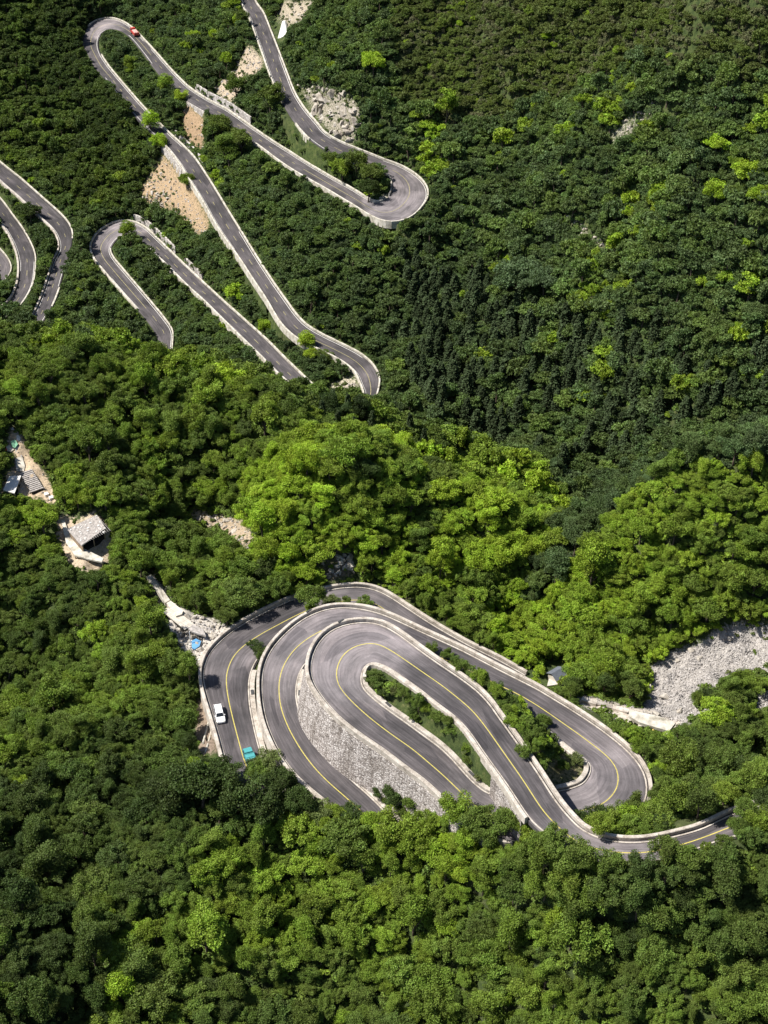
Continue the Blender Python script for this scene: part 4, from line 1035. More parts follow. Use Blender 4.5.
# ------------------------------------------------------------------ the trees that show largest, one by one
def visible(p):
    p = np.array(p); t = np.linspace(0.3, 0.985, 90)[:, None]; q = p[None] * t; q = q[q[:, 1] > 72]
    return (q[:, 2] - ground(q[:, 0], q[:, 1])).min() > -0.3
score = []
tp = np.array([(T[0], T[1], T[2] + 1.5 * T[3]) for T in TREES]); tx, ty, td = project(tp)
for i, T in enumerate(TREES):
    rp = T[3] * F / td[i]; s = rp if (-4 < tx[i] < W + 4 and -4 < ty[i] < H + 4) else -1
    if T[9] and s > 0: s = 1e3
    score.append((s, i))
score.sort(reverse=True); good = []
for s, i in score:
    if s <= 0 or len(good) >= 298: break
    if visible(tp[i]): good.append((s, i))
score = good
SOLO = [i for s, i in score[:298] if s > 0]; SOLOSET = set(SOLO)
CW = {'lime': 'bright lime green', 'yg': 'yellow green', 'mid': 'mid green', 'dark': 'dark green', 'blue': 'bluish green', 'olive': 'pale olive green', 'deep': 'very dark green'}
PLACES = [((219,714),'beside the white car'),((249,757),'by the teal truck'),((345,750),'below the tall stone wall'),((345,598),'between the two upper road bends'),((470,668),'between the bridge road and the hairpin'),
 ((545,755),'inside the hairpin right of the bridge'),((500,825),'in front of the bridge'),((625,815),'below the hairpin right of the bridge'),((690,845),'beside the road leaving at the right'),((557,672),'near the small slate roofed house'),
 ((700,680),'beside the white boulder bed'),((650,722),'near the ruined arch'),((85,535),'by the flat roofed hut'),((25,470),'beside the stepped path'),((190,625),'beside the rubble at the road bend'),((225,528),'by the bare rocky gap'),
 ((330,505),'on the bright knoll behind the bends'),((490,520),'on the slope behind the bends'),((640,560),'on the lit right spur'),((740,500),'on the crest of the right spur'),((220,385),'on the left ridge below the far roads'),((80,390),'on the left ridge by the photo edge'),
 ((110,440),'on the left ridge above the hut'),((60,640),'on the left slope'),((130,690),'on the left slope beside the outer road'),((60,760),'low on the left slope'),((180,790),'in the dark clump below the white car'),((300,810),'below the middle road end'),((60,860),'in the dark lower left corner'),((60,980),'at the bottom left corner'),
 ((180,910),'on the lower left foreground slope'),((200,1000),'at the bottom edge left of centre'),((330,880),'in the foreground below the stone wall'),((380,990),'at the bottom edge centre'),((470,900),'in the foreground below the bridge'),((560,990),'at the bottom edge right of centre'),((620,910),'in the foreground below the right road'),((720,980),'in the bottom right corner'),((740,890),'at the right edge below the road'),((745,760),'at the right edge above the road'),
 ((374,62),'on the scrubby far slope'),((155,128),'beside the long far road'),((735,170),'high on the far right slope'),((355,165),'inside the rightmost far hairpin'),((40,213),'between the roads at the left edge'),((530,275),'on the far slope above the conifers'),((310,345),'beside the far road near the conifers'),((250,95),'between the upper far roads'),((228,140),'between the second and third far roads'),((345,412),'on the dark crest left of the valley'),((170,75),'inside the top left hairpin'),((265,323),'between the two lowest far roads'),((194,33),'above the red truck'),((127,228),'on the inside of the small far hairpin')]
SHAPE = [b for a, b in KINDS]
roots = []; info = []
for i in SOLO:
    x, y, z, r, sq, k, cw, c, zn, hero = TREES[i]
    px, py, d = project((x, y, z + 1.45 * r)); rp = r * F / d
    pl = min(PLACES, key=lambda q: (q[0][0] - px) ** 2 + (q[0][1] - py) ** 2)[1]
    size = 'large' if rp > 21 else ('small' if rp < 11 else 'medium')
    info.append((i, float(px), float(py), f"{size} {CW[cw]} {SHAPE[k]} tree {pl}"))
# look-alikes at one place: told apart by height in the picture where there are two or three
bylab = {}
for t in info: bylab.setdefault(t[3], []).append(t)
final = {}
for lab, ts in bylab.items():
    if len(ts) == 1: final[ts[0][0]] = lab
    elif len(ts) <= 3:
        sx = max(t[1] for t in ts) - min(t[1] for t in ts); sy = max(t[2] for t in ts) - min(t[2] for t in ts)
        ts.sort(key=lambda t: t[1] if sx > sy else t[2])
        w_ = (['left', 'right'] if len(ts) == 2 else ['left', 'middle', 'right']) if sx > sy else (['upper', 'lower'] if len(ts) == 2 else ['upper', 'middle', 'lower'])
        n_ = {2: 'two', 3: 'three'}[len(ts)]
        for t, q in zip(ts, w_): final[t[0]] = f"{q} of {n_}: {lab}"
    else:
        ts.sort(key=lambda t: t[1]); o_ = ['leftmost', 'second from left', 'third from left', 'fourth from left', 'fifth from left', 'sixth from left', 'seventh from left', 'eighth from left']
        for j, t in enumerate(ts): final[t[0]] = f"{o_[min(j, 7)]}: {lab}"
proto = {}
for i in SOLO:
    x, y, z, r, sq, k, cw, c, zn, hero = TREES[i]
    bush = r < 1.65 and project((x, y, z))[2] < 400
    root = empty('shrub' if bush else 'broadleaf_tree', (x, y, z), rr_.uniform(0, 6.28)); root.scale = (r, r, r * sq)
    lab = final[i].replace(' tree ', ' shrub ') if bush else final[i]
    if len(lab.replace(':', '').split()) > 16: lab = lab.replace(' ' + SHAPE[k] + ' ', ' ')
    tag(root, lab, 'shrub' if bush else 'tree', ('shrubs by the near roads' if bush else 'broadleaf trees of the near slopes') if not (project((x, y, z))[2] > 400) else 'broadleaf trees of the far slope')
    if k not in proto:
        cro = obj('crown', NEAR_CROWN[k], root); tru = obj('trunk', NEAR_TRUNK[k], root); proto[k] = (cro, tru)
    else:
        cro, tru = proto[k][0].copy(), proto[k][1].copy()
        for q in (cro, tru): COL.objects.link(q); q.parent = root
    cro['leaf'] = [float(v) for v in c]; tru['leaf'] = [0.1, 0.08, 0.06]
# conifers
cp_ = {}
CONL = [((440,330),'left part of the conifer belt'),((480,350),'middle left of the conifer belt'),((540,370),'middle of the conifer belt'),((600,380),'middle right of the conifer belt'),((660,400),'right part of the conifer belt'),((440,410),'lower left edge of the conifer belt'),((540,440),'lower edge of the conifer belt'),((480,300),'upper edge of the conifer belt'),((620,350),'upper right edge of the conifer belt')]
cons = []
for (px, py, rp) in ((333,400,10),(348,405,10),(362,412,10),(322,412,9),(338,422,10),(354,428,9),(372,422,9),(410,425,10),(424,440,10),(402,440,9),(735,395,12)):
    g = hit(px, py, above=6)
    if g is None: continue
    r = rp * project(g)[2] / F * 0.62; cons.append((g[0], g[1], float(ground(g[0], g[1])), r, 9.5 / 5.0, rr_.randrange(3)))
for (x, y, z, r, hs, v) in cons + CONS:
    px, py, d = project((x, y, z + 3 * hs))
    if not (-3 < px < W + 3) or not visible((x, y, z + 3.2 * hs)): continue
    root = empty('conifer_tree', (x, y, z), rr_.uniform(0, 6.28)); root.scale = (r, r, hs)
    pl = min(CONL, key=lambda q: (q[0][0] - px) ** 2 + (q[0][1] - py) ** 2)[1] if (x, y, z, r, hs, v) not in cons else 'dark crest left of the valley'
    tag(root, f"{'tall' if hs > 1.95 else 'short'} dark conifer, {pl}" if 'crest' not in pl else 'narrow dark conifer on the dark crest left of the valley', 'conifer', f"dark conifers, {pl}")
    if v not in cp_:
        a = obj('crown', CONIFER[v], root); b = obj('trunk', CON_TRUNK[v], root); cp_[v] = (a, b)
    else:
        a, b = cp_[v][0].copy(), cp_[v][1].copy()
        for q in (a, b): COL.objects.link(q); q.parent = root
    w_ = rr_.uniform(0.75, 1.3); a['leaf'] = [0.048 * w_, 0.068 * w_, 0.031 * w_]; b['leaf'] = [0.1, 0.08, 0.06]

# ------------------------------------------------------------------ the rest of the wood and the undergrowth: one object each
def scatter(name, pts_, rots, scls, cols, kinds, meshes, label, cat):
    coll = bpy.data.collections.new(name + '_kinds')
    for j, me_ in enumerate(meshes):
        o = bpy.data.objects.new('%s_kind_%02d' % (name, j), me_); coll.objects.link(o)
    me = mesh(name, pts_, [])
    n = len(pts_)
    a = me.attributes.new('turn', 'FLOAT_VECTOR', 'POINT'); a.data.foreach_set('vector', np.asarray(rots, np.float32).ravel())
    a = me.attributes.new('size', 'FLOAT_VECTOR', 'POINT'); a.data.foreach_set('vector', np.asarray(scls, np.float32).ravel())
    a = me.attributes.new('leaf', 'FLOAT_VECTOR', 'POINT'); a.data.foreach_set('vector', np.asarray(cols, np.float32).ravel())
    a = me.attributes.new('which', 'INT', 'POINT'); a.data.foreach_set('value', np.asarray(kinds, np.int32))
    o = obj(name, me)
    ng = bpy.data.node_groups.new(name, 'GeometryNodeTree')
    ng.interface.new_socket('Geometry', in_out='INPUT', socket_type='NodeSocketGeometry'); ng.interface.new_socket('Geometry', in_out='OUTPUT', socket_type='NodeSocketGeometry')
    gi = ng.nodes.new('NodeGroupInput'); go = ng.nodes.new('NodeGroupOutput')
    ip = ng.nodes.new('GeometryNodeInstanceOnPoints'); ci = ng.nodes.new('GeometryNodeCollectionInfo')
    ci.inputs['Collection'].default_value = coll; ci.inputs['Separate Children'].default_value = True; ci.inputs['Reset Children'].default_value = True
    ip.inputs['Pick Instance'].default_value = True
    def named(nm, t):
        q = ng.nodes.new('GeometryNodeInputNamedAttribute'); q.data_type = t; q.inputs['Name'].default_value = nm; return [s for s in q.outputs if s.enabled][0]
    ng.links.new(gi.outputs[0], ip.inputs['Points']); ng.links.new(ci.outputs[0], ip.inputs['Instance'])
    ng.links.new(named('which', 'INT'), ip.inputs['Instance Index'])
    e2r = ng.nodes.new('FunctionNodeEulerToRotation'); ng.links.new(named('turn', 'FLOAT_VECTOR'), e2r.inputs[0]); ng.links.new(e2r.outputs[0], ip.inputs['Rotation'])
    ng.links.new(named('size', 'FLOAT_VECTOR'), ip.inputs['Scale']); ng.links.new(ip.outputs[0], go.inputs[0])
    md = o.modifiers.new('scatter', 'NODES'); md.node_group = ng
    tag(o, label, cat, kind='stuff'); return o
rest = [T for i, T in enumerate(TREES) if i not in SOLOSET]
nk = len(KINDS)
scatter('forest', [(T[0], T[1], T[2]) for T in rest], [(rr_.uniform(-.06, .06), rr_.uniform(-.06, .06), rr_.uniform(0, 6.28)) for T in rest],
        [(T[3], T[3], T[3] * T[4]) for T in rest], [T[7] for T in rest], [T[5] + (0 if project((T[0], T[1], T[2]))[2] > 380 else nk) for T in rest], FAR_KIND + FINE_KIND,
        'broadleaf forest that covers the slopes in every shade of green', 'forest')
# undergrowth: low shrubs in every gap, also on the islands and banks between the roads
nb = 130000; br = np.random.default_rng(17)
by = np.sqrt(br.random(nb) * (800 ** 2 - 110 ** 2) + 110 ** 2); bx = (br.random(nb) * 2 - 1) * 0.29 * np.sqrt(by ** 2 + 220 ** 2)
bz = ground(bx, by); be = edge_dist(bx, by); bb = bareness(bx, by); bpx, bpy_, bd = project(np.stack([bx, by, bz], 1))
sel = (be > 1.9) & (br.random(nb) > bb * 1.02) & (bpx > -30) & (bpx < W + 30) & (bpy_ > -30) & (bpy_ < H + 40)
tpx, tpy, tpd = project(np.stack([bx, by, bz + 0.8], 1))
for ox, oy in ((0, 0), (4, 0), (-4, 0), (0, -4), (0, 4)):
    X = np.clip(np.round(tpx + ox).astype(int), 0, W - 1); Y = np.clip(np.round(tpy + oy).astype(int), 0, H - 1); q = STRICT[Y, X]
    sel &= ~((q < 1e8) & (q > tpd - 0.5) & (br.random(nb) > 0.12))
ii = np.nonzero(sel)[0]
P_, R_, S_, C_, K_ = [], [], [], [], []
bzn = zones_of(bpx, bpy_)
for i in ii:
    r = rr_.uniform(0.45, 1.15) * 1.25
    if be[i] < r + 1.4: r = max(0.3, (be[i] - 1.4) * 0.9)
    if bb[i] > 0.3: r *= 0.55
    if be[i] < 4 and not crown_ok((bx[i], by[i], bz[i] + r * 0.6), r, 0.35): continue
    P_.append((bx[i], by[i], bz[i] - 0.05)); R_.append((0, 0, rr_.uniform(0, 6.28))); s = r * 1.15; S_.append((s, s, s * rr_.uniform(0.7, 1.2)))
    cw, tc = leaf_tone(ZONES[bzn[i]][0], .4, .45)
    if ZONES[bzn[i]][0] == 'scrub': tc = tint((0.120, 0.128, 0.058)) if rr_.random() < .7 else tc
    if bb[i] > 0.3 and rr_.random() < 0.5: tc = tint(OLIVE)
    C_.append(tc); K_.append(rr_.randrange(4))
scatter('undergrowth', P_, R_, S_, C_, K_, SHRUB, 'low green shrubs and herbs growing between the trees and on the road banks', 'undergrowth')
print('shrubs', len(P_))
# ------------------------------------------------------------------ vehicles
def on_road(name, q):
    """position and heading (towards growing pair index) on a road at a photo pixel"""
    r = FULL[name]; x, y, _ = project(r['c']); k = int(np.argmin(np.hypot(x - q[0], y - q[1])))
    k = min(max(k, 1), len(x) - 2)
    t = r['c'][k + 1] - r['c'][k - 1]
    return at(q[0], q[1], r['c'][k][2] + 0.01), math.atan2(t[1], t[0])
def wheel_set(root, xs, half, R=0.33, wdt=0.22):
    for x in xs:
        for s in (-1, 1):
            mb = MB(); n = 16
            ring = [(R * math.cos(2 * math.pi * k / n), R * math.sin(2 * math.pi * k / n)) for k in range(n)]
            y0, y1 = s * (half - wdt), s * half
            mb.add([(x + a, y0, R + b) for a, b in ring] + [(x + a, y1, R + b) for a, b in ring], [tuple(range(n)), tuple(range(n, 2 * n))[::-1]] + [(k, n + k, n + (k + 1) % n, (k + 1) % n) for k in range(n)])
            w_ = mb.build('wheel', 'tyre', root)
            rm = MB(); rr2 = [(R * 0.6 * math.cos(2 * math.pi * k / n), R * 0.6 * math.sin(2 * math.pi * k / n)) for k in range(n)]
            ya, yb = s * (half - 0.02), s * (half + 0.012)
            rm.add([(x + a, ya, R + b) for a, b in rr2] + [(x + a, yb, R + b) for a, b in rr2], [tuple(range(n)), tuple(range(n, 2 * n))[::-1]] + [(k, n + k, n + (k + 1) % n, (k + 1) % n) for k in range(n)])
            rm.build('rim', 'grey_tile', w_)
def profile_body(prof, widths):
    """side profile (x, z) swept across the width; upper points are narrower"""
    mb = MB(); n = len(prof)
    L = [(x, w_, z) for (x, z), w_ in zip(prof, widths)]; R_ = [(x, -w_, z) for (x, z), w_ in zip(prof, widths)]
    return mb.add(L + R_, [tuple(range(n)), tuple(range(n, 2 * n))[::-1]] + [(k, n + k, n + (k + 1) % n, (k + 1) % n) for k in range(n)])
def quad_panel(pts_, name, m, parent, push):
    mb = MB(); p = [Vector(q) for q in pts_]; nn = (p[1] - p[0]).cross(p[2] - p[0]).normalized()
    if nn.dot(Vector(push)) < 0: nn = -nn
    a = [tuple(q + nn * 0.012) for q in p]; b = [tuple(q - nn * 0.02) for q in p]; k = len(p)
    mb.add(a + b, [tuple(range(k)), tuple(range(k, 2 * k))[::-1]] + [(i_, (i_ + 1) % k, k + (i_ + 1) % k, k + i_) for i_ in range(k)])
    return mb.build(name, m, parent)
# white family car; x forward
p, hd = on_road('outer', (219.5, 716))
car = empty('parked_car', p, hd + math.pi); tag(car, 'white car with dark windows driving down the outer road bend', 'car'); car.name = 'white_car'
prof = [(2.32, 0.30), (2.36, 0.62), (2.22, 0.80), (1.25, 0.98), (0.55, 1.46), (-0.4, 1.52), (-1.75, 1.46), (-2.25, 1.02), (-2.34, 0.70), (-2.32, 0.30)]
wid = [0.80, 0.84, 0.84, 0.84, 0.66, 0.66, 0.64, 0.80, 0.86, 0.82]
profile_body(prof, wid).build('body', 'white_paint', car, bevel=0.05)
quad_panel([(1.20, 0.74, 1.01), (1.20, -0.74, 1.01), (0.60, -0.60, 1.43), (0.60, 0.60, 1.43)], 'windscreen', 'car_glass', car, (1, 0, 1))
quad_panel([(-2.19, 0.70, 1.08), (-2.19, -0.70, 1.08), (-1.82, -0.58, 1.40), (-1.82, 0.58, 1.40)], 'rear_window', 'car_glass', car, (-1, 0, 0.5))
for s in (1, -1):
    quad_panel([(1.02, s * 0.815, 1.03), (-2.0, s * 0.815, 1.06), (-1.72, s * 0.665, 1.42), (0.5, s * 0.68, 1.42)], 'side_window', 'car_glass', car, (0, s, 0.3))
    MB().box((0.85, s * 0.95, 1.02), (0.16, 0.2, 0.14)).build('mirror', 'white_paint', car, bevel=0.03)
    MB().box((2.27, s * 0.62, 0.70), (0.16, 0.34, 0.14)).build('headlight', 'lamp_glass', car, bevel=0.03)
    MB().box((-2.29, s * 0.66, 0.86), (0.12, 0.26, 0.22)).build('tail_light', 'tail_red', car, bevel=0.03)
wheel_set(car, (1.45, -1.4), 0.87)
# teal truck
p, hd = on_road('outer', (250.8, 763))
tr = empty('teal_truck', p, hd); tag(tr, 'teal light truck half hidden under a bush on the outer road', 'truck')
MB().box((-0.9, 0, 1.35), (3.2, 1.75, 1.35)).build('cargo_box', 'teal_paint', tr, bevel=0.04)
MB().box((0, 0, 0.52), (5.2, 0.9, 0.16)).build('chassis', 'dark_metal', tr)
profile_body([(2.62, 0.42), (2.62, 1.05), (2.22, 1.86), (1.0, 1.95), (0.95, 0.42)], [0.86, 0.88, 0.78, 0.78, 0.86]).build('cab', 'teal_paint', tr, bevel=0.05)
quad_panel([(2.60, 0.76, 1.10), (2.60, -0.76, 1.10), (2.25, -0.68, 1.80), (2.25, 0.68, 1.80)], 'windscreen', 'car_glass', tr, (1, 0, 0.3))
for s in (1, -1):
    quad_panel([(2.3, s * 0.875, 1.12), (1.2, s * 0.86, 1.12), (1.2, s * 0.79, 1.78), (2.12, s * 0.79, 1.78)], 'side_window', 'car_glass', tr, (0, s, 0.1))
    MB().box((2.62, s * 0.62, 0.66), (0.08, 0.28, 0.18)).build('headlight', 'lamp_glass', tr, bevel=0.02)
for k in range(4): MB().box((-2.2 + k * 0.9, 0, 2.135), (0.07, 1.83, 0.03)).build('roof_rib', 'teal_paint', tr)
wheel_set(tr, (1.75, -1.5), 0.9, 0.38, 0.26)
# red truck on the far road
p, hd = on_road('far', (134.5, 34.5))
rt = empty('red_truck', p, hd); tag(rt, 'red truck with a pinkish load on the far road by the top left hairpin', 'truck')
MB().box((-0.9, 0, 0.75), (6.4, 1.0, 0.25)).build('chassis', 'dark_metal', rt)
MB().box((-1.6, 0, 1.45), (4.6, 2.3, 1.2)).build('cargo_bed', 'red_paint', rt, bevel=0.04)
MB().box((-1.6, 0, 2.12), (4.3, 2.05, 0.36), taper=0.86).build('load', 'pink_load', rt, bevel=0.08)
profile_body([(3.0, 0.5), (3.05, 1.3), (2.75, 2.45), (1.15, 2.55), (1.1, 0.5)], [1.1, 1.12, 1.02, 1.02, 1.1]).build('cab', 'red_paint', rt, bevel=0.06)
quad_panel([(3.03, 0.95, 1.45), (3.03, -0.95, 1.45), (2.79, -0.88, 2.32), (2.79, 0.88, 2.32)], 'windscreen', 'car_glass', rt, (1, 0, 0.3))
for s in (1, -1):
    quad_panel([(2.7, s * 1.115, 1.45), (1.4, s * 1.1, 1.45), (1.4, s * 1.035, 2.3), (2.55, s * 1.035, 2.3)], 'side_window', 'car_glass', rt, (0, s, 0.1))
    MB().box((3.04, s * 0.8, 0.8), (0.08, 0.3, 0.2)).build('headlight', 'lamp_glass', rt, bevel=0.02)
wheel_set(rt, (2.0, -1.9, -3.1), 1.15, 0.48, 0.32)

# ------------------------------------------------------------------ rocks
def rock_mesh(seed, flat=0.75, n=18):
    r = np.random.default_rng(seed); bm = bmesh.new()
    for _ in range(n):
        d = r.normal(size=3); d /= np.linalg.norm(d); d *= 0.75 + 0.35 * r.random(); bm.verts.new((d[0], d[1], d[2] * flat))
    bmesh.ops.convex_hull(bm, input=bm.verts)
    for v in [v for v in bm.verts if not v.link_faces]: bm.verts.remove(v)
    me = bpy.data.meshes.new('boulder'); bm.to_mesh(me); bm.free(); return me
ROCKS = [rock_mesh(900 + k, (0.6, 0.8, 0.7, 0.9, 0.55)[k % 5], 11 + k % 3) for k in range(8)]
for m_ in ROCKS: m_.materials.append(M['rock'])
def outcrop(poly, n, s0, s1, label, tall=1.0, seed=0, m='rock'):
    """one craggy rock face: jagged blocks grown into the slope"""
    r = np.random.default_rng(seed); bm = bmesh.new(); c0 = None
    xs = [p[0] for p in poly]; ys2 = [p[1] for p in poly]; k = 0
    while k < n:
        q = (r.uniform(min(xs), max(xs)), r.uniform(min(ys2), max(ys2)))
        if not inpoly(np.array([q[0]]), np.array([q[1]]), poly)[0]: continue
        k += 1
        g = hit(*q)
        if edge_dist(g[0], g[1]) < 2.2: continue
        s = s0 + (s1 - s0) * r.random() ** 2; t = ROCKS[r.integers(8)]
        R_ = Matrix.Rotation(r.uniform(0, 6.28), 3, 'Z') @ Matrix.Rotation(r.uniform(-.6, .6), 3, 'X')
        b2 = bmesh.new(); b2.from_mesh(t)
        mx = Matrix.Translation(Vector((g[0], g[1], float(ground(g[0], g[1])) + s * 0.1))) @ (R_ @ Matrix.Diagonal((s, s * r.uniform(.45, 1), s * tall * r.uniform(.6, 1.3)))).to_4x4()
        b2.transform(mx); tmp = bpy.data.meshes.new('tmp'); b2.to_mesh(tmp); b2.free(); bm.from_mesh(tmp); bpy.data.meshes.remove(tmp)
    me = bpy.data.meshes.new('rock_outcrop'); bm.to_mesh(me); bm.free()
    o = obj('rock_outcrop', me, mat=m); tag(o, label, 'rock'); return o
outcrop(BARE[0][0], 85, 0.8, 3.0, 'pale craggy rock face above the topmost far road', 1.1, 1)
outcrop(BARE[6][0], 16, 0.5, 1.3, 'pale rock ridge sticking out of the scrub high on the far slope', 0.9, 2)
outcrop([(562,212),(572,216),(600,240),(612,250),(606,254),(580,236)], 26, 0.5, 1.3, 'dim grey rock streak on the far slope above the conifers', 0.9, 3)
outcrop([(146,190),(160,186),(172,204),(166,212),(150,207),(140,194)], 40, 0.5, 1.7, 'grey rocks at the lower left of the orange earth scar', 0.9, 4)
outcrop([(190,512),(214,515),(240,522),(252,542),(244,546),(228,534),(206,526)], 50, 0.3, 1.2, 'bare brown rocky gap in the wood on the left ridge', 0.8, 5)
outcrop([(320,562),(350,555),(356,574),(330,582)], 26, 0.6, 1.6, 'dark brown crag just above the outermost road bend', 1.1, 6)
outcrop([(281,0),(318,0),(300,22),(288,26)], 26, 0.5, 1.8, 'pale rocks at the top photo edge by the topmost road', 0.9, 7)
outcrop([(330,390),(350,378),(360,386),(344,395)], 16, 0.5, 1.3, 'pale rocks between the conifers and the lowest far bend', 0.8, 8)
outcrop([(456,92),(470,84),(478,92),(462,116),(452,112)], 14, 0.5, 1.2, 'faint brown rock patch in the scrub right of the rightmost far hairpin', 0.8, 14)
outcrop([(664,776),(690,762),(700,770),(676,784)], 14, 0.4, 1.1, 'pale rock patch among trees right of the right hairpin', 0.8, 9)
outcrop([(236,60),(256,52),(246,80),(238,100),(224,96)], 40, 0.3, 1.2, 'pale earth and rock scar between the two topmost far roads', 0.7, 10)
outcrop(BARE[4][0], 45, 0.4, 1.4, 'orange earth scar strewn with grey blocks under the long far road', 0.7, 11)
outcrop(BARE[3][0], 22, 0.4, 1.2, 'small earth gap with stones below the white wall of the second road', 0.7, 12)
# boulders one by one: the rubble at the road bend, a few on the scar
br2 = np.random.default_rng(55); first = {}
def boulder(g, s, label, group):
    k = int(br2.integers(8))
    if k not in first: first[k] = o = obj('boulder', ROCKS[k])
    else: o = first[k].copy(); COL.objects.link(o)
    o.location = (g[0], g[1], float(ground(g[0], g[1])) + s * 0.25); o.scale = (s, s * br2.uniform(.7, 1), s * br2.uniform(.7, 1.1)); o.rotation_euler = (br2.uniform(-.3, .3), br2.uniform(-.3, .3), br2.uniform(0, 6.28))
    tag(o, label, 'boulder', group); return o
RUB = [(176,622),(186,618),(200,616),(214,622),(230,628),(214,642),(205,662),(192,660),(180,648),(172,634)]
k = 0
while k < 75:
    q = (br2.uniform(166, 232), br2.uniform(614, 664))
    if not inpoly(np.array([q[0]]), np.array([q[1]]), RUB)[0]: continue
    g = hit(*q)
    if edge_dist(g[0], g[1]) < 1.6: k += 1; continue
    s = 0.3 + 0.9 * br2.random() ** 2.2
    k += 1
    boulder(g, s, ('large' if s > 0.8 else 'small') + ' pale boulder in the rubble heap left of the outer road bend', 'rubble boulders at the road bend')
boulder(hit(163, 209), 1.9, 'single white boulder at the foot of the orange earth scar', None)
boulder(hit(157, 200), 1.3, 'second grey boulder just above the white one on the earth scar', None)
for (x, y, s) in ((648,690,1.2),(676,664,1.1),(664,700,1.3),(690,652,1.0),(730,640,1.1),(700,660,.9),(656,716,1.0),(680,712,1.0)):
    boulder(hit(x, y), s, 'big pale boulder lying on the white boulder bed', 'big boulders of the boulder bed')
# the white boulder bed: countless stones
P_, R_, S_, C_, K_ = [], [], [], [], []
for poly, cnt, lim in ((BED1, 9000, .27), (BED2, 700, .36), (RUB, 500, .4), (BARE[4][0], 900, .5), (BARE[1][0], 400, .6), ([(576,694),(632,706),(640,716),(600,706)], 160, .4), (BARE[10][0], 200, .35), (BARE[11][0], 150, .35)):
    xs = [p[0] for p in poly]; ys2 = [p[1] for p in poly]; n = 0
    qx = br2.uniform(min(xs), max(xs), cnt * 3); qy = br2.uniform(min(ys2), max(ys2), cnt * 3)
    m_ = inpoly(qx, qy, poly) & (qx < W + 10); qx, qy = qx[m_][:cnt], qy[m_][:cnt]
    c = hit(np.mean([min(q, 766) for q in xs]), np.mean(ys2)); pl = at(qx, qy, c[2])
    for it in range(6):                                     # settle each stone on the slope along its own line of sight
        zz = ground(pl[:, 0], pl[:, 1]); pl = at(qx, qy, zz)
    for g in pl:
        if edge_dist(g[0], g[1]) < 2 or bareness(g[0], g[1]) < 0.35: continue
        s = 0.10 + lim * br2.random() ** 3; P_.append((g[0], g[1], float(ground(g[0], g[1])) + s * .2)); R_.append(tuple(br2.uniform(0, 6.28, 3))); S_.append((s, s * .8, s * .8)); C_.append((.5, .5, .5)); K_.append(int(br2.integers(8)))
STONES = []
for m_ in ROCKS:
    q = m_.copy(); q.materials.clear(); q.materials.append(M['river_stone']); STONES.append(q)
scatter('scree', P_, R_, S_, C_, K_, STONES, 'pale loose stones of the boulder bed and the bare scars', 'scree')

# ------------------------------------------------------------------ paths, stairs, huts on the left slope
def slab(poly, lift, thick, name, m, parent=None, flat=True, sub=None):
    """a slab over a photo polygon, lifted over the ground"""
    c = hit(np.mean([p[0] for p in poly]), np.mean([p[1] for p in poly]), above=lift)
    if flat: w_ = [at(x, y, c[2]) for x, y in poly]; z = [c[2]] * len(poly)
    else:
        w_ = [hit(x, y, above=lift) for x, y in poly]; z = [q[2] for q in w_]
    mb = MB().prism([(q[0], q[1]) for q in w_], [v - thick for v in z], z)
    return mb.build(name, m, parent), w_, z
def thing(name, label, cat, loc, rz=0): return tag(empty(name, loc, rz), label, cat)
def root_for(name, label, cat): return thing(name, label, cat, (0, 0, 0))
def stairs(p0, p1, width, n, label, m='grey_tile', l0=0.6, l1=0.6):
    a, b = hit(*p0, above=l0), hit(*p1, above=l1); a, b = Vector(a), Vector(b)
    d = b - a; d.z = 0; t = d.normalized(); s = Vector((-t.y, t.x, 0)) * width / 2
    rt_ = root_for('stone_stairs', label, 'stairs')
    mb = MB()
    for k in range(n):
        c0 = a + (b - a) * (k / n); c1 = a + (b - a) * ((k + 0.80) / n)
        q = [c0 + s, c0 - s, c1 - s, c1 + s]; z = c0.z
        mb.prism([(v.x, v.y) for v in q], z - 0.22, z)
    mb.build('step', m, rt_)
    mb = MB()
    q = [a + s * 0.9, a - s * 0.9, b - s * 0.9, b + s * 0.9]
    mb.prism([(v.x, v.y) for v in q], [v.z - 1.6 for v in q], [v.z - 0.24 for v in q]); mb.build('stringer', 'void_shade', rt_)
    return rt_
stairs((25.5, 471), (37.5, 490.5), 3.0, 12, 'upper flight of grey steps with dark gaps on the left ridge')
stairs((168, 609.5), (190, 627), 2.4, 16, 'lower flight of grey steps coming down to the rubble by the road', 'plaster', 1.6, 1.6)
o, w_, z = slab([(146.5,577),(151,574.5),(156,580.5),(161,587),(170,600),(165,603),(156,590)], 1.4, 0.9, 'walkway', 'pale_concrete', flat=False); tag(o, 'smooth pale concrete walkway curving out of the trees above the lower steps', 'walkway')
o, w_, z = slab([(166.5,603),(170.5,600.5),(183,610.5),(182,614),(176,616)], 1.3, 0.9, 'landing_slab', 'plaster', flat=False); tag(o, 'tan concrete landing between the walkway and the lower steps', 'landing')
o, w_, z = slab([(188,629),(193,624),(203,629),(206,636),(199,634),(193,632)], 1.4, 0.4, 'roof_slab', 'grey_tile'); tag(o, 'broken grey concrete slab over the dark hollow beside the blue sheet', 'slab')
hollow = root_for('shelter', 'dark little shelter opening in the rubble under the broken slab', 'shelter')
slab([(191.5,633),(203,636),(202,641),(192,637)], 0.5, 0.9, 'hollow_shade', 'void_shade', hollow)  # near-black sheet painted as the shade of the opening
o, w_, z = slab([(191.5,641),(196,638.5),(201,641),(199.5,646),(195,649),(192,648)], 0.9, 0.25, 'blue_sheet', 'blue_sheet', flat=False); tag(o, 'crumpled bright blue plastic sheet in the rubble by the road bend', 'plastic sheet')
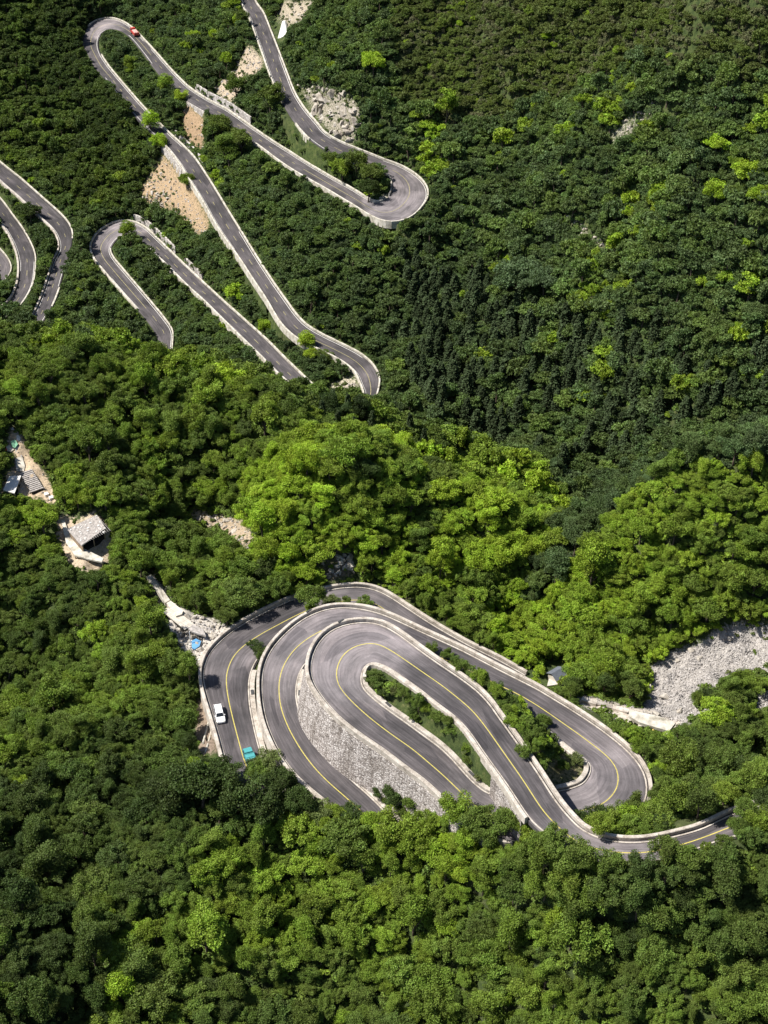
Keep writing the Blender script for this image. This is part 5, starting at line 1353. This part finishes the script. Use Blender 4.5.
o, w_, z = slab([(203.5,652.5),(207,652.5),(207.5,656),(204,656)], 0.5, 0.4, 'red_bag', 'red_cloth'); tag(o, 'small red bag lying by the parapet at the road bend', 'bag')
g = hit(191, 647); mb = MB().tube([(g[0], g[1], g[2] - .3), (g[0], g[1], g[2] + 4.2)], [0.09, 0.08], 8); tag(mb.build('white_post', 'white_paint'), 'thin white post standing by the blue sheet', 'post')
# upper group on the ridge
for k, (poly, m, lab) in enumerate([
  ([(10.5,428),(13,427),(20.5,437.5),(20,441),(16.5,440)], 'white_block', 'white concrete ramp at the very top of the stepped path'),
  ([(6,446),(10,445),(14,449.5),(11,451.5),(7,450)], 'plaster', 'small pale ledge beside the green net'),
  ([(15.5,447),(20.5,446),(21.5,454),(15,458)], 'plaster', 'upper pale landing of the stepped path'),
  ([(15,459),(22,455),(25,466),(24,471),(16.5,471)], 'pale_concrete', 'lower pale landing just above the upper steps')]):
    o, w_, z = slab(poly, 0.5, 0.9, 'landing_slab', m, flat=False); tag(o, lab, 'landing')
o, w_, z = slab([(10.5,441.5),(15,439.5),(18,444),(15,448),(11.5,446)], 1.1, 0.12, 'green_net', 'green_net', flat=False); tag(o, 'pale green net draped beside the top of the stepped path', 'net')
o, w_, z = slab([(4.5,447.5),(6.5,446.5),(7.5,449),(5.5,450)], 0.8, 0.5, 'red_box', 'red_cloth'); tag(o, 'tiny dark red box beside the small pale ledge', 'box')
for (x, y), lab in (((46.5, 494), 'upper white block beside the path below the upper steps'), ((51.2, 497.5), 'lower white block beside the path below the upper steps')):
    g = hit(x, y, above=0.6); tag(MB().box((g[0], g[1], g[2] - 0.4), (0.95, 1.0, 1.2), 0.5).build('white_block', 'white_block', bevel=0.04), lab, 'block')
def hut(poly, hgt, label, roofm, wallm, open_side, ribs=True, name='hut'):
    """flat roofed hut: roof slab, three walls and a dark open side"""
    rt_ = root_for(name, label, 'hut')
    o, w_, z = slab(poly, hgt, 0.28, 'roof', roofm, rt_)
    zt = z[0] - 0.29; c = np.mean(np.array(w_), 0); n = len(w_)
    ins = [c + (np.array(q) - c) * 0.90 for q in w_]
    mbw = MB()
    for k in range(n):
        a, b = ins[k], ins[(k + 1) % n]; d = (b - a) / np.linalg.norm((b - a)[:2]); s = np.array([-d[1], d[0], 0]) * 0.12
        zb = min(float(ground(a[0], a[1])), float(ground(b[0], b[1]))) - 1.0
        if k in open_side: continue
        mbw.prism([tuple((a + s)[:2]), tuple((a - s)[:2]), tuple((b - s)[:2]), tuple((b + s)[:2])], zb, zt)
    mbw.build('wall', wallm, rt_)
    zb = float(ground(c[0], c[1])); mbf = MB().prism([tuple(q[:2]) for q in [c + (q - c) * 0.93 for q in ins]], zb - 1.2, zb + 0.12); mbf.build('floor_slab', 'void_shade', rt_)
    for k in open_side:
        for q in (ins[k], ins[(k + 1) % n], (ins[k] + ins[(k + 1) % n]) / 2):
            MB().tube([(q[0], q[1], zb - 1.5), (q[0], q[1], zt)], [0.11, 0.11], 8).build('post', 'timber', rt_)
    if ribs:
        mbr = MB(); e = (np.array(w_[1]) - np.array(w_[0])); f_ = (np.array(w_[3]) - np.array(w_[0]))
        for k in range(15):
            a = np.array(w_[0]) + e * (k + .5) / 15; b = a + f_ * 0.98
            mbr.tube([(a[0], a[1], z[0] + 0.03), (b[0], b[1], z[0] + 0.03)], [0.05, 0.05], 5)
        mbr.build('tile_ridge', 'grey_tile', rt_)
        mbb = MB()
        for k in range(34):
            u, v = br2.uniform(.06, .94, 2); q = np.array(w_[0]) + e * u + f_ * v; s = br2.uniform(.12, .5)
            mbb.box((q[0], q[1], z[0] + .06), (s, s * .7, .12), br2.uniform(0, 3))
        mbb.build('loose_tile', 'white_block', rt_)
    return rt_
hut([(67,529),(97,514.5),(105.5,528),(81.5,545.5)], 3.0, 'flat roofed hut with a worn pale tile roof on the left slope', 'grey_tile', 'earth', (2,))
hut([(3,490),(9.5,476),(21,475.5),(14.5,493)], 2.4, 'small shelter with a worn white sheet roof at the left photo edge', 'white_block', 'void_shade', (1, 2), ribs=False, name='shelter')
deck = root_for('terrace', 'pale terrace walkway wrapping round the front of the flat roofed hut', 'terrace')
o, w_, z = slab([(61,520),(64,519),(70,536),(81,547),(94,553.5),(103.5,558),(102,562),(88,559),(75,555.5),(66,542.5)], 1.0, 0.35, 'deck', 'pale_concrete', deck)
for q in (w_[8], w_[7], w_[6], w_[9]):
    gz_ = float(ground(q[0], q[1])); MB().tube([(q[0], q[1] + .3, gz_ - 1.5), (q[0], q[1] + .3, z[0] - 0.36)], [0.16, 0.16], 8).build('pillar', 'timber', deck)
# slate roofed house beside the hairpin
g = hit(556.5, 681); hs = thing('house', 'small whitewashed house with a dark slate roof above the right hairpin', 'house', (g[0], g[1], g[2] - 0.2), math.radians(38))
MB().box((0, 0, 0.9), (2.7, 2.5, 2.6)).build('wall', 'plaster', hs, bevel=0.02)
mb = MB(); A_ = [(-1.6, -1.5, 2.2), (1.6, -1.5, 2.2), (1.6, 0.1, 3.15), (-1.6, 0.1, 3.15), (1.6, 1.5, 2.3), (-1.6, 1.5, 2.3)]
B_ = [(x, y, z - 0.14) for x, y, z in A_]
mb.add(A_ + B_, [(0, 1, 2, 3), (3, 2, 4, 5), (6, 9, 8, 7), (9, 11, 10, 8), (0, 6, 7, 1), (1, 7, 8, 2), (2, 8, 10, 4), (4, 10, 11, 5), (5, 11, 9, 3), (3, 9, 6, 0)]); mb.build('roof', 'slate', hs)
MB().box((0.5, -1.262, 0.7), (0.8, 0.05, 1.7)).build('door', 'timber', hs); MB().box((-0.7, -1.262, 1.1), (0.7, 0.05, 0.7)).build('window', 'car_glass', hs)
o, w_, z = slab([(547,686),(551,671),(558,678),(560,684)], 0.4, 0.6, 'yard_slab', 'plaster', flat=False); tag(o, 'pale concrete yard in front of the slate roofed house', 'yard')
# ruined stone arch and channel wall by the boulder bed
ar = root_for('stone_arch', 'ruined pale stone platform on pillars beside the boulder bed', 'ruin')
o, w_, z = slab([(629,709),(640,712),(660,716.5),(676,722.5),(669,731),(655,727),(640,722.5),(629.5,716.5)], 2.4, 0.7, 'platform', 'pale_concrete', ar)
for k, q in enumerate((w_[4], w_[5], w_[6], w_[7])):
    gz_ = float(ground(q[0], q[1])); c = np.mean(np.array(w_), 0); q = np.array(q) * 0.93 + c * 0.07
    MB().box((q[0], q[1], (gz_ - 1 + z[0] - 0.7) / 2), (0.7, 0.6, z[0] - 0.7 - gz_ + 1)).build('pillar', 'yellow_post' if k == 1 else 'plaster', ar)
q0, q1 = [np.array(hit(x, y, above=1.0)) for x, y in ((582, 698), (629, 711))]
mid = [np.array(hit(x, y, above=1.0)) for x, y in ((597, 702.5), (613, 706.5))]
ln_ = [q0] + mid + [q1]; mb = MB()
for a, b in zip(ln_[:-1], ln_[1:]):
    d = (b - a)[:2]; d /= np.linalg.norm(d); s = np.array([-d[1], d[0]]) * 0.55
    mb.prism([tuple(a[:2] + s), tuple(a[:2] - s), tuple(b[:2] - s), tuple(b[:2] + s)], [a[2] - 2, a[2] - 2, b[2] - 2, b[2] - 2], [a[2], a[2], b[2], b[2]])
tag(mb.build('channel_wall', 'concrete'), 'long low pale wall leading from the hairpin to the ruined platform', 'wall', kind='thing')
# white facing slab by the topmost road, pipes on the bank under the outer road
a, b = np.array(hit(276.5, 40)), np.array(hit(284.5, 37.5)); mb = MB()
d = (b - a)[:2]; d /= np.linalg.norm(d); s = np.array([-d[1], d[0]])
mb.add([(a[0], a[1], a[2] - 1), (b[0], b[1], b[2] - 1), (b[0] + s[0] * 2.0, b[1] + s[1] * 2.0, b[2] + 2.0), (a[0] + s[0] * 4.5 + d[0] * 1.6, a[1] + s[1] * 4.5 + d[1] * 1.6, a[2] + 6.6), (a[0] + s[0] * 4.5 + d[0] * .4, a[1] + s[1] * 4.5 + d[1] * .4, a[2] + 6.4)] +
       [(a[0] + s[0], a[1] + s[1], a[2] - 1), (b[0] + s[0], b[1] + s[1], b[2] - 1), (b[0] + s[0] * 3.0, b[1] + s[1] * 3.0, b[2] + 2.0), (a[0] + s[0] * 5.5 + d[0] * 1.6, a[1] + s[1] * 5.5 + d[1] * 1.6, a[2] + 6.6), (a[0] + s[0] * 5.5 + d[0] * .4, a[1] + s[1] * 5.5 + d[1] * .4, a[2] + 6.4)],
       [(0, 1, 2, 3, 4), (9, 8, 7, 6, 5), (0, 5, 6, 1), (1, 6, 7, 2), (2, 7, 8, 3), (3, 8, 9, 4), (4, 9, 5, 0)])
tag(mb.build('facing_slab', 'white_block'), 'white concrete facing slab on the bank beside the topmost far road', 'slab')
for (p0, p1), lab in ((((209.5, 719), (203, 743)), 'upper pale pipe running down the brown bank under the outer road'), (((212.5, 728), (205, 754)), 'lower pale pipe running down the brown bank under the outer road')):
    pts2 = [np.array(hit(p0[0] + (p1[0] - p0[0]) * t, p0[1] + (p1[1] - p0[1]) * t, above=0.35)) for t in (0, .33, .66, 1)]
    tag(MB().tube(pts2, [0.2] * 4, 8).build('drain_pipe', 'pale_concrete'), lab, 'pipe')
EXPOSURE = 0.84
# ------------------------------------------------------------------ light, sky, camera
SUN_EL, SUN_AZ = math.radians(55), math.radians(179)      # azimuth measured from +x, towards +y
sd = Vector((math.cos(SUN_EL) * math.cos(SUN_AZ), math.cos(SUN_EL) * math.sin(SUN_AZ), math.sin(SUN_EL)))
l = bpy.data.lights.new('sun', 'SUN'); l.energy = 5.0; l.angle = math.radians(0.55); l.color = (1.0, 0.955, 0.88)
so = bpy.data.objects.new('sun', l); COL.objects.link(so); so.rotation_euler = (-sd).to_track_quat('-Z', 'Y').to_euler()
w = bpy.data.worlds.new('World'); SC.world = w; w.use_nodes = True
nt = w.node_tree; nt.nodes.clear()
sk = nd(nt, 'ShaderNodeTexSky', sky_type='NISHITA', sun_disc=False, sun_elevation=SUN_EL, sun_rotation=math.pi / 2 - SUN_AZ, altitude=900, dust_density=1.5)
bg = nd(nt, 'ShaderNodeBackground', ins={1: 0.07}); ow = nd(nt, 'ShaderNodeOutputWorld')
ln(nt, sk.outputs[0], bg.inputs[0]); ln(nt, bg.outputs[0], ow.inputs[0])
cam = bpy.data.cameras.new('camera'); co = bpy.data.objects.new('camera', cam); COL.objects.link(co)
cam.sensor_fit = 'VERTICAL'; cam.sensor_height = 36; cam.lens = F / H * 36; cam.clip_start = 1; cam.clip_end = 4000
co.rotation_euler = (math.pi / 2 - PITCH, 0, 0); SC.camera = co
SC.render.engine = 'CYCLES'
cy_ = SC.cycles; cy_.max_bounces = 6; cy_.diffuse_bounces = 3; cy_.glossy_bounces = 2; cy_.transmission_bounces = 4; cy_.use_denoising = True
try: cy_.denoiser = 'OPENIMAGEDENOISE'
except Exception: pass
SC.view_settings.view_transform = 'Standard'; SC.view_settings.look = 'None'; SC.view_settings.exposure = EXPOSURE; SC.view_settings.gamma = 1
SC.render.resolution_x = W; SC.render.resolution_y = H
